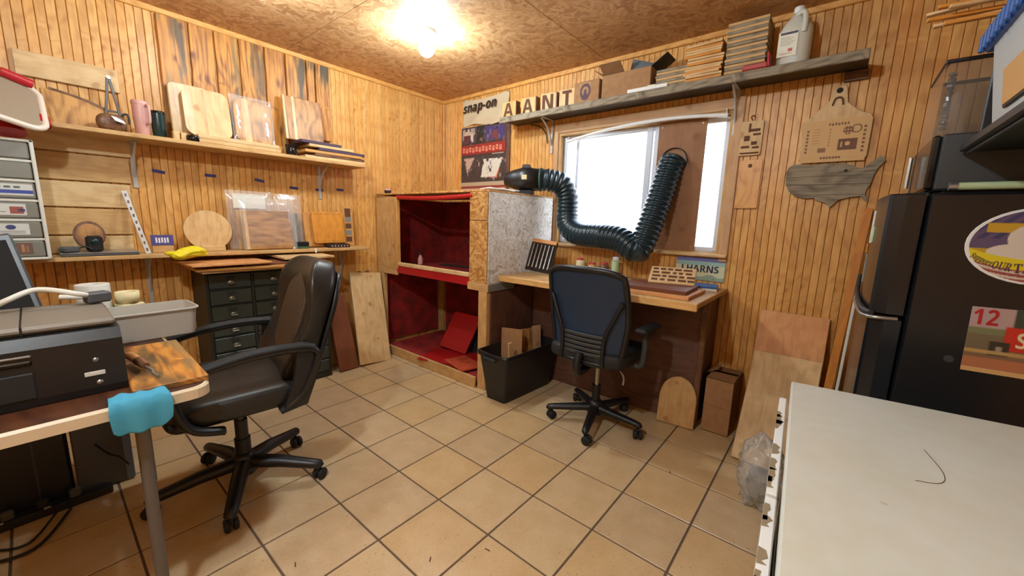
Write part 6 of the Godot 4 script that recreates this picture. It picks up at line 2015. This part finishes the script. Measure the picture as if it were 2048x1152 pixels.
	put(tt, "body", tote_shell(Vector2(0.9, 0.48), Vector2(0.96, 0.54), 0.26), M.tote_white)
	s = st()
	rbox(s, Vector3(0.99, 0.05, 0.57), xf(Vector3(0, 0.285, 0)), 0.012)
	for k in 24:
		rbox(s, Vector3(0.016, 0.05, 0.012), xf(Vector3(-0.47 + k * 0.041, 0.285, -0.288)), 0.003)
	rbox(s, Vector3(0.9, 0.04, 0.48), xf(Vector3(0, 0.32, 0)), 0.015)
	put(tt, "lid", s.commit(), M.blue)
	put(tt, "label_holder", box(Vector3(0.36, 0.105, 0.006), 0.002), M.black, xf(Vector3(0.105, 0.105, -0.2555), Vector3(-6.5, 0, 0)))
	put(tt, "label_card", box(Vector3(0.35, 0.095, 0.004), 0.001), M.orange, xf(Vector3(0.105, 0.107, -0.259), Vector3(-6.5, 0, 0)))
	var rr := RandomNumberGenerator.new()
	rr.seed = 3
	for k in 7:
		var st2 := thing("wood_stick", "split wood stick, %s of the loose bundle across the blue tote lid" % nth(k, 7), "stick", Vector3(1.13 + 0.016 * (k % 3), 1.886 + 0.0125 * k, 1.3), deg_to_rad(90 + rr.randf_range(-9, 9)), "wood sticks on the tote lid")
		s = st()
		rbox(s, Vector3(0.4, 0.01, 0.02), xf(Vector3(0.02 * (k % 3), 0, 0), Vector3(0, 0, rr.randf_range(-1.5, 1.5))), 0.002)
		put(st2, "stick", s.commit(), M.honey if k % 2 == 0 else M.maple)

func chip_shape(rr: RandomNumberGenerator) -> Array:
	var o := []
	var l := rr.randf_range(0.012, 0.035)
	for k in 6:
		o.append(Vector2(lerpf(-l, l, k / 5.0), 0.0 if k == 0 or k == 5 else 0.0005))
	for k in 5:
		o.append(Vector2(lerpf(l * 0.9, -l * 0.9, k / 4.0) + rr.randf_range(-0.003, 0.003), -rr.randf_range(0.005, 0.016)))
	return o

func frame_rim(w: float, l: float, t: float) -> ArrayMesh:
	var s := st()
	for sx in [-1, 1]:
		rbox(s, Vector3(t, t, l), xf(Vector3(sx * (w - t) / 2, 0, 0)), 0.002)
		rbox(s, Vector3(w - 2 * t, t, t), xf(Vector3(0, 0, sx * (l - t) / 2)), 0.002)
	return s.commit()

func tote_shell(w0: Vector2, w1: Vector2, h: float) -> ArrayMesh:
	var s := st()
	var ringp := func(sz: Vector2, y: float, r: float) -> Array:
		var q := rrect(sz.x, sz.y, r, 5).map(func(p): return Vector3(p.x, y, p.y))
		q.append(q[0])
		q.reverse()
		return q
	skin(s, [ringp.call(w0 * 0.98, 0.0, 0.04), ringp.call(w0, 0.006, 0.045), ringp.call(w0.lerp(w1, 0.5), h * 0.5, 0.05), ringp.call(w1, h, 0.055)], true)
	prism(s, rrect(w0.x * 0.98, w0.y * 0.98, 0.04, 5), 0.005, Transform3D(Basis.from_euler(Vector3(-PI / 2, 0, 0)), Vector3(0, 0.0, 0)))
	return s.commit()

# ---------------------------------------------------------------- white cabinet in the foreground
func white_cabinet() -> void:
	var y := 0.8
	var t := thing("white_cabinet", "white laminate cabinet top with chipped drawer edges in the foreground", "cabinet", Vector3(0.678, 0, 0.883), 0)
	# corner at the origin; one edge runs along +Z, the other towards -X
	var a := Vector3(sin(deg_to_rad(6.6)), 0, cos(deg_to_rad(6.6)))
	var b := Vector3(-cos(deg_to_rad(3.2)), 0, sin(deg_to_rad(3.2)))
	var o := [Vector2(0, 0), Vector2(a.x, a.z) * 0.62, Vector2(a.x, a.z) * 0.62 + Vector2(b.x, b.z) * 1.15, Vector2(b.x, b.z) * 1.15]
	var flat := Basis(Vector3(1, 0, 0), Vector3(0, 0, 1), Vector3(0, -1, 0))
	var s := st()
	# x,z outline pushed downwards from the top
	var inset := func(k: float) -> Array:
		var cc := (Vector2(a.x, a.z) * 0.31 + Vector2(b.x, b.z) * 0.575)
		return o.map(func(q): return cc + (q - cc) * k)
	prism(s, o.map(func(q): return Vector2(q.x, -q.y)), 0.028, Transform3D(Basis(Vector3(1, 0, 0), Vector3(0, 0, -1), Vector3(0, 1, 0)), Vector3(0, y - 0.028, 0)), 0.004)
	put(t, "top", s.commit(), M.laminate)
	s = st()
	prism(s, inset.call(0.95).map(func(q): return Vector2(q.x, -q.y)), y - 0.03, Transform3D(Basis(Vector3(1, 0, 0), Vector3(0, 0, -1), Vector3(0, 1, 0)), Vector3(0, 0.001, 0)), 0.0)
	put(t, "body", s.commit(), M.white_b)
	# two columns of drawers, fronts standing a little proud, edges chipped to the board beneath
	var rr := RandomNumberGenerator.new()
	rr.seed = 41
	var nb := Vector3(b.z, 0, -b.x)
	if nb.z > 0:
		nb = -nb
	for c in 2:
		for r in 4:
			var w := 0.53
			var hh := (y - 0.1) / 4 - 0.012
			var ctr := b * (0.045 + w / 2 + c * (w + 0.012)) + nb * (0.018 if r == 3 else 0.012 - 0.03 + 0.03) + Vector3(0, 0.07 + hh / 2 + r * (hh + 0.012), 0) + a * 0.004
			var fx := Transform3D(Basis(-b, Vector3.UP, -nb), ctr)
			var d := put(t, "drawer_front", box(Vector3(w, hh, 0.018), 0.002), M.white, fx)
			if r == 3:
				for k in 7:
					var px := rr.randf_range(-w / 2 + 0.02, w / 2 - 0.02)
					put(d, "chip", pris(chip_shape(rr), 0.0006), M.chipboard, Transform3D(Basis(Vector3(1, 0, 0), Vector3(0, 0, -1), Vector3(0, 1, 0)), Vector3(px, hh / 2 + 0.0001, -0.009)))
	# hair-thin scratch on the top
	put(t, "scratch", tubed([Vector3(-0.52, y + 0.0004, 0.2), Vector3(-0.5, y + 0.0004, 0.235), Vector3(-0.45, y + 0.0004, 0.245), Vector3(-0.36, y + 0.0004, 0.23)].map(func(q): return q + Vector3(0.1, 0, 0.02)), 0.0006, 6), M.burn)

# ---------------------------------------------------------------- white folding table on the left
const TT := 0.74
func table() -> void:
	var x1 := -0.435
	var x0 := -1.75
	var z1 := -0.468
	var z0 := -1.5
	var t := thing("folding_table", "off-white folding table with grey tube legs holding the printer", "table", Vector3((x0 + x1) / 2, 0, (z0 + z1) / 2))
	var w := x1 - x0
	var d := z1 - z0
	var s := st()
	prism(s, rrect(w, d, 0.05, 6), 0.034, Transform3D(Basis.from_euler(Vector3(-PI / 2, 0, 0)), Vector3(0, TT - 0.034, 0)), 0.006)
	put(t, "top", s.commit(), M.table_white)
	put(t, "top_laminate", pris(rrect(w - 0.02, d - 0.02, 0.045, 6), 0.0012, 0.0, Transform3D(Basis.from_euler(Vector3(-PI / 2, 0, 0)), Vector3(0, TT - 0.0002, 0))), M.table_brown)
	for sx in [1.0, -1.0]:
		for sz in [1.0, -1.0]:
			var px: float = sx * (w / 2 - (0.162 if sz > 0 else 0.067))
			var pz: float = sz * (d / 2 - 0.045) if sz > 0 else sz * (d / 2 - 0.1)
			put(t, "leg", rod(Vector3(px, 0.0, pz), Vector3(px, TT - 0.034, pz), 0.0155, 14), M.grey_paint)
		put(t, "leg_brace", rod(Vector3(sx * (w / 2 - 0.162), 0.42, d / 2 - 0.045), Vector3(sx * (w / 2 - 0.067), 0.42, -d / 2 + 0.1), 0.01, 10), M.grey_paint)
	put(t, "front_rail", box(Vector3(w - 0.26, 0.03, 0.02), 0.003), M.grey_paint, xf(Vector3(0, TT - 0.05, d / 2 - 0.1)))
	# scorched practice board lying on the end of the table
	var b := thing("scorched_board", "orange board with burnt streaks lying on the table end", "board", Vector3(-0.513, TT, -0.76), deg_to_rad(-1.5))
	mat("scorched_face", Color.WHITE, 0.5, 0, slab_tex(901, [[0.3, 0.75, 0.3, 0.4, 0.8, 0], [0.95, 0.3, 0.2, 0.6, 0.7, 1], [0.1, 0.2, 0.25, 0.3, 0.6, 0]]))
	put(b, "plank", fit_uv(pris(rrect(0.17, 0.5, 0.004, 2), 0.016, 0.002), Vector2(-0.085, -0.25), Vector2(0.085, 0.25)), M.scorched_face, Transform3D(Basis.from_euler(Vector3(-PI / 2, 0, 0)), Vector3(0, 0.0015, 0)))
	# torch-like brush: wooden handle and wire neck
	var k := thing("wood_burner", "wood-handled tool with a wire neck lying on the scorched board", "hand tool", Vector3(-0.555, TT + 0.032, -0.66), deg_to_rad(9))
	put(k, "handle", tubed([Vector3(0, 0.012, -0.14), Vector3(0, 0.012, -0.1), Vector3(0, 0.01, -0.06)], [0.012, 0.0125, 0.0125, 0.0125, 0.0125, 0.0125, 0.0125, 0.0125, 0.0125, 0.0125, 0.0125, 0.0115, 0.011], 14), M.board_pink)
	put(k, "ferrule", rod(Vector3(0, 0.01, -0.06), Vector3(0, 0.006, 0.0), 0.014, 14, 0.01), M.walnut)
	put(k, "neck", tubed([Vector3(0, 0.004, 0.0), Vector3(0.004, -0.002, 0.03), Vector3(-0.002, -0.004, 0.06), Vector3(0.002, -0.008, 0.085)], 0.0035), M.steel)
	# blue cloth draped over the edge
	var r := thing("blue_cloth", "folded bright blue cloth draped over the table edge", "cloth", Vector3(-0.6, TT, -0.468))
	s = st()
	var prof := [Vector3(0, 0.003, -0.075), Vector3(0, 0.008, -0.05), Vector3(0, 0.008, -0.015), Vector3(0, 0.004, 0.006), Vector3(0, -0.022, 0.011), Vector3(0, -0.055, 0.012), Vector3(0, -0.082, 0.011)]
	for side in 2:
		var g := []
		for j in prof.size():
			var row := []
			for i in 17:
				var u := i / 16.0 - 0.5
				var p: Vector3 = prof[j]
				var wv := 0.128 - 0.012 * absf(j - 4) / 3.0
				var dd := Vector3(0, 0.004, 0.004) if side == 0 else Vector3.ZERO
				row.append(Vector3(u * wv + 0.004, p.y + 0.003 * sin(u * 17.0 + j) + (0.016 * pow(absf(u) * 2, 5) if j > 5 else (0.004 * pow(absf(u) * 2, 6) if j == 5 else 0.0)), p.z + 0.003 * cos(u * 13.0)) + dd)
			if side == 1:
				row.reverse()
			g.append(row)
		skin(s, g)
	put(r, "cloth", s.commit(), M.blue_rag)
	# printer
	var p := thing("printer", "black inkjet printer with a grey lid on the folding table", "printer", Vector3(-0.84, TT, -0.79))
	s = st()
	prism(s, [Vector2(-0.185, 0.0), Vector2(0.185, 0.0), Vector2(0.188, 0.02), Vector2(0.182, 0.15), Vector2(0.165, 0.178), Vector2(-0.18, 0.185)], 0.475, Transform3D(Basis(Vector3(0, 0, 1), Vector3(0, 1, 0), Vector3(-1, 0, 0)), Vector3(0.2375, 0.003, 0)), 0.008)
	put(p, "case", s.commit(), M.black)
	put(p, "lid", box(Vector3(0.465, 0.022, 0.33), 0.008), M.grey_warm, xf(Vector3(0.0, 0.194, -0.02)))
	put(p, "lid_seam", box(Vector3(0.004, 0.023, 0.332), 0.0), M.black, xf(Vector3(0.06, 0.1942, -0.02)))
	put(p, "paper_slot", box(Vector3(0.3, 0.012, 0.02), 0.003), M.black_gloss, xf(Vector3(-0.08, 0.12, 0.178)))
	put(p, "slot_lip", box(Vector3(0.3, 0.006, 0.03), 0.002), M.grey_warm, xf(Vector3(-0.08, 0.137, 0.172)))
	put(p, "front_flap", box(Vector3(0.3, 0.07, 0.008), 0.003), M.black_matt, xf(Vector3(-0.08, 0.06, 0.187)))
	put(p, "badge", box(Vector3(0.04, 0.012, 0.003), 0.001), M.white_b, xf(Vector3(0.175, 0.062, 0.187)))
	put(p, "button", turned([Vector2(0, 0), Vector2(0.006, 0), Vector2(0.006, 0.003), Vector2(0, 0.004)], 14), M.steel, xf(Vector3(0.18, 0.1, 0.1835), Vector3(90, 0, 0)))
	put(p, "button", turned([Vector2(0, 0), Vector2(0.007, 0), Vector2(0.007, 0.003), Vector2(0, 0.004)], 14), M.steel, xf(Vector3(0.182, 0.035, 0.1865), Vector3(90, 0, 0)))
	# clear bin
	var c := thing("frosted_bin", "open frosted plastic bin on the far edge of the table", "bin", Vector3(-0.525, TT + 0.0015, -1.22), deg_to_rad(2))
	s = st()
	var ringp := func(sz: Vector2, yy: float, rr: float) -> Array:
		var q := rrect(sz.x, sz.y, rr, 4).map(func(v): return Vector3(v.x, yy, v.y))
		q.append(q[0])
		q.reverse()
		return q
	skin(s, [ringp.call(Vector2(0.38, 0.17), 0.0, 0.02), ringp.call(Vector2(0.385, 0.175), 0.004, 0.022), ringp.call(Vector2(0.405, 0.195), 0.105, 0.026), ringp.call(Vector2(0.42, 0.21), 0.106, 0.03), ringp.call(Vector2(0.42, 0.21), 0.114, 0.03), ringp.call(Vector2(0.4, 0.19), 0.114, 0.024), ringp.call(Vector2(0.382, 0.172), 0.006, 0.02)], true)
	prism(s, rrect(0.38, 0.17, 0.02, 4), 0.005, Transform3D(Basis.from_euler(Vector3(-PI / 2, 0, 0)), Vector3.ZERO))
	put(c, "tub", s.commit(), M.frost)
	# monitor seen from the side, its foot on the table
	var m := thing("monitor", "dark flat monitor tilted back behind the printer", "monitor", Vector3(-1.02, TT + 0.0015, -1.08), deg_to_rad(0))
	put(m, "base", box(Vector3(0.22, 0.012, 0.18), 0.005), M.black, xf(Vector3(0, 0.006, 0)))
	put(m, "stand", box(Vector3(0.05, 0.2, 0.02), 0.004), M.black, xf(Vector3(0, 0.1, -0.04)))
	put(m, "panel", box(Vector3(0.5, 0.32, 0.028), 0.006), M.black, xf(Vector3(0.02, 0.24, 0.02), Vector3(-24, 0, 9)))
	put(m, "screen_glass", box(Vector3(0.47, 0.28, 0.003), 0.001), M.screen_off, xf(Vector3(0.02, 0.244, 0.0345), Vector3(-24, 0, 9)))
	var m2 := thing("speaker", "tall black speaker standing behind the tilted monitor", "speaker", Vector3(-0.81, TT + 0.001, -1.3))
	put(m2, "case", box(Vector3(0.09, 0.27, 0.1), 0.01), M.black_matt, xf(Vector3(0, 0.135, 0)))
	put(m2, "grille", box(Vector3(0.075, 0.24, 0.004), 0.002), M.black, xf(Vector3(0, 0.14, 0.051)))
	# clutter behind the printer
	var rl := thing("paper_roll", "white paper roll standing on end behind the printer", "paper roll", Vector3(-0.6, TT + 0.001, -1.42))
	put(rl, "roll", turned([Vector2(0.018, 0.0), Vector2(0.05, 0.0), Vector2(0.052, 0.003), Vector2(0.052, 0.2), Vector2(0.05, 0.203), Vector2(0.018, 0.203), Vector2(0.018, 0.0)], 24), M.white_b)
	var mg := thing("tape_roll", "tan tape roll lying on the small pale box beside the paper roll", "tape roll", Vector3(-0.5, TT + 0.1115, -1.42))
	put(mg, "core", turned([Vector2(0.028, 0.0), Vector2(0.04, 0.0), Vector2(0.04, 0.05), Vector2(0.028, 0.05), Vector2(0.028, 0.0)], 22), M.cream)
	var cab := thing("white_cable", "white cable with a grey plug lying on the printer lid", "cable", Vector3(-0.72, TT + 0.214, -0.92))
	put(cab, "lead", tubed([Vector3(-0.12, 0.0, 0.0), Vector3(-0.08, 0.03, 0.03), Vector3(-0.02, 0.05, 0.0), Vector3(0.06, 0.03, 0.03), Vector3(0.09, 0.01, -0.03), Vector3(0.02, 0.012, -0.06)], 0.008), M.white_b)
	put(cab, "plug", box(Vector3(0.06, 0.035, 0.04), 0.006), M.grey_dark, xf(Vector3(0.1, 0.012, 0.0), Vector3(0, 20, 0)))
	var bx := thing("white_card_box", "small pale box standing behind the printer by the paper roll", "box", Vector3(-0.5, TT + 0.001, -1.42))
	put(bx, "body", box(Vector3(0.08, 0.11, 0.08), 0.004), M.cream, xf(Vector3(0, 0.055, 0), Vector3(0, 20, 0)))
	# computer under the table, a pale box beside it, power strip and leads
	var pc := thing("computer_tower", "black computer tower standing on the floor under the table", "computer", Vector3(-0.955, 0, -1.59))
	put(pc, "case", box(Vector3(0.42, 0.42, 0.2), 0.006), M.black, xf(Vector3(0, 0.212, 0)))
	put(pc, "front_panel", box(Vector3(0.008, 0.38, 0.16), 0.003), M.black_gloss, xf(Vector3(0.213, 0.212, 0)))
	put(pc, "side_seam", box(Vector3(0.006, 0.4, 0.002), 0.0), M.charcoal, xf(Vector3(0.12, 0.212, 0.1005)))
	var gb := thing("grey_case", "blue-grey metal case on the floor beside the computer tower", "case", Vector3(-0.64, 0, -1.64))
	put(gb, "shell", box(Vector3(0.18, 0.44, 0.3), 0.006), M.grey_dark, xf(Vector3(0, 0.222, 0)))
	put(gb, "corner_strip", box(Vector3(0.03, 0.43, 0.01), 0.003), M.blue_grey, xf(Vector3(0.076, 0.222, 0.152)))
	put(gb, "foot", box(Vector3(0.16, 0.012, 0.26), 0.002), M.black, xf(Vector3(0, 0.004, 0)))
	var ps := thing("power_strip", "black power strip with plugs on the floor under the table front", "power strip", Vector3(-0.86, 0, -1.44), deg_to_rad(1))
	put(ps, "bar", box(Vector3(0.46, 0.035, 0.05), 0.006), M.black, xf(Vector3(0, 0.018, 0)))
	for q in 4:
		put(ps, "plug", box(Vector3(0.035, 0.035, 0.03), 0.006), M.black_matt if q % 2 == 0 else M.grey_dark, xf(Vector3(-0.15 + q * 0.09, 0.052, 0.0)))
	for q in 2:
		put(ps, "plug_pin", box(Vector3(0.02, 0.008, 0.012), 0.002), M.steel, xf(Vector3(-0.08 + q * 0.12, 0.04, 0.024)))
	var ld := [[Vector3(-0.98, 0.012, -1.4), Vector3(-0.95, 0.006, -1.3), Vector3(-0.87, 0.006, -1.26), Vector3(-0.8, 0.012, -1.4)], [Vector3(-1.1, 0.008, -1.38), Vector3(-1.0, 0.008, -1.25), Vector3(-0.86, 0.008, -1.2), Vector3(-0.76, 0.012, -1.39)], [Vector3(-0.66, 0.22, -1.485), Vector3(-0.63, 0.2, -1.4), Vector3(-0.6, 0.2, -1.33), Vector3(-0.585, 0.21, -1.215)]]
	var lab := ["thin black lead looping on the floor before the power strip", "thicker black lead curving on the floor beside the thin one", "black lead hanging from the grey case to the table leg"]
	for q in 3:
		solo("power_lead", lab[q], "cable", tubed(ld[q], 0.004 if q != 1 else 0.0055), M.black)

# near the upper left corner: beige machine housing with red caps on the upper shelf end
func housing() -> void:
	var t := thing("machine_housing", "beige plastic machine housing with a pale rounded rim and red caps above the drawer tower", "machine", Vector3(-0.78, LS + 0.564, ZW + 0.3))
	# the housing stands on the drawer tower; its tilted plate faces down to the room
	var tilt := xf(Vector3(0.0, 0.185, 0.03), Vector3(44, 0, -22))
	var s := st()
	prism(s, rrect(0.31, 0.32, 0.06, 6), 0.016, tilt * xf(Vector3(0, 0, 0), Vector3(90, 0, 0)), 0.003)
	put(t, "plate", s.commit(), M.beige)
	s = st()
	var pts := rrect(0.31, 0.32, 0.06, 6).map(func(q): return tilt * Vector3(q.x, -0.004, q.y))
	pts.append(pts[0])
	pts.append(pts[1])
	tube(s, pts, 0.013, 10, false)
	put(t, "rim", s.commit(), M.white_warm)
	put(t, "red_cap", rod(tilt * Vector3(0.03, 0.014, -0.165), tilt * Vector3(0.13, 0.014, -0.16), 0.022, 18), M.red)
	put(t, "red_cap", rod(tilt * Vector3(0.155, -0.02, 0.04), tilt * Vector3(0.155, -0.02, 0.09), 0.026, 18), M.red)
	put(t, "red_cap", rod(Vector3(0.03, 0.018, 0.03), Vector3(0.03, 0.08, 0.01), 0.055, 22, 0.04), M.red)
	put(t, "post", rod(Vector3(-0.06, 0.0, -0.03), Vector3(-0.06, 0.3, -0.03), 0.03, 16), M.white_warm)
	put(t, "head", box(Vector3(0.2, 0.16, 0.16), 0.03), M.white_warm, xf(Vector3(-0.1, 0.33, -0.02), Vector3(0, 0, 12)))

func _ready() -> void:
	rng.seed = 20240
	materials()
	stage()
	room()
	window()
	bulb(Vector3(1.025, H, -1.277), "glowing bare bulb on the ceiling nearest the room corner", 1.0)
	bulb(Vector3(0.1, H, -1.39), "glowing bare bulb on the ceiling above the leather chair", 0.7)
	bulb(Vector3(-1.0, H, 0.15), "glowing bare bulb on the ceiling behind the white cabinet", 2.3)
	bench()
	spray_cabinet()
	exhaust()
	fridge()
	white_cabinet()
	table()
	file_cabinet()
	leather_chair()
	mesh_chair()
	upper_shelf()
	lower_shelf()
	window_shelf()
	wall_slabs()
	horizontal_planks()
	leaning_boards_left()
	leaning_boards_right()
	wall_art()
	wall_tags()
	housing()
	floor_bits()
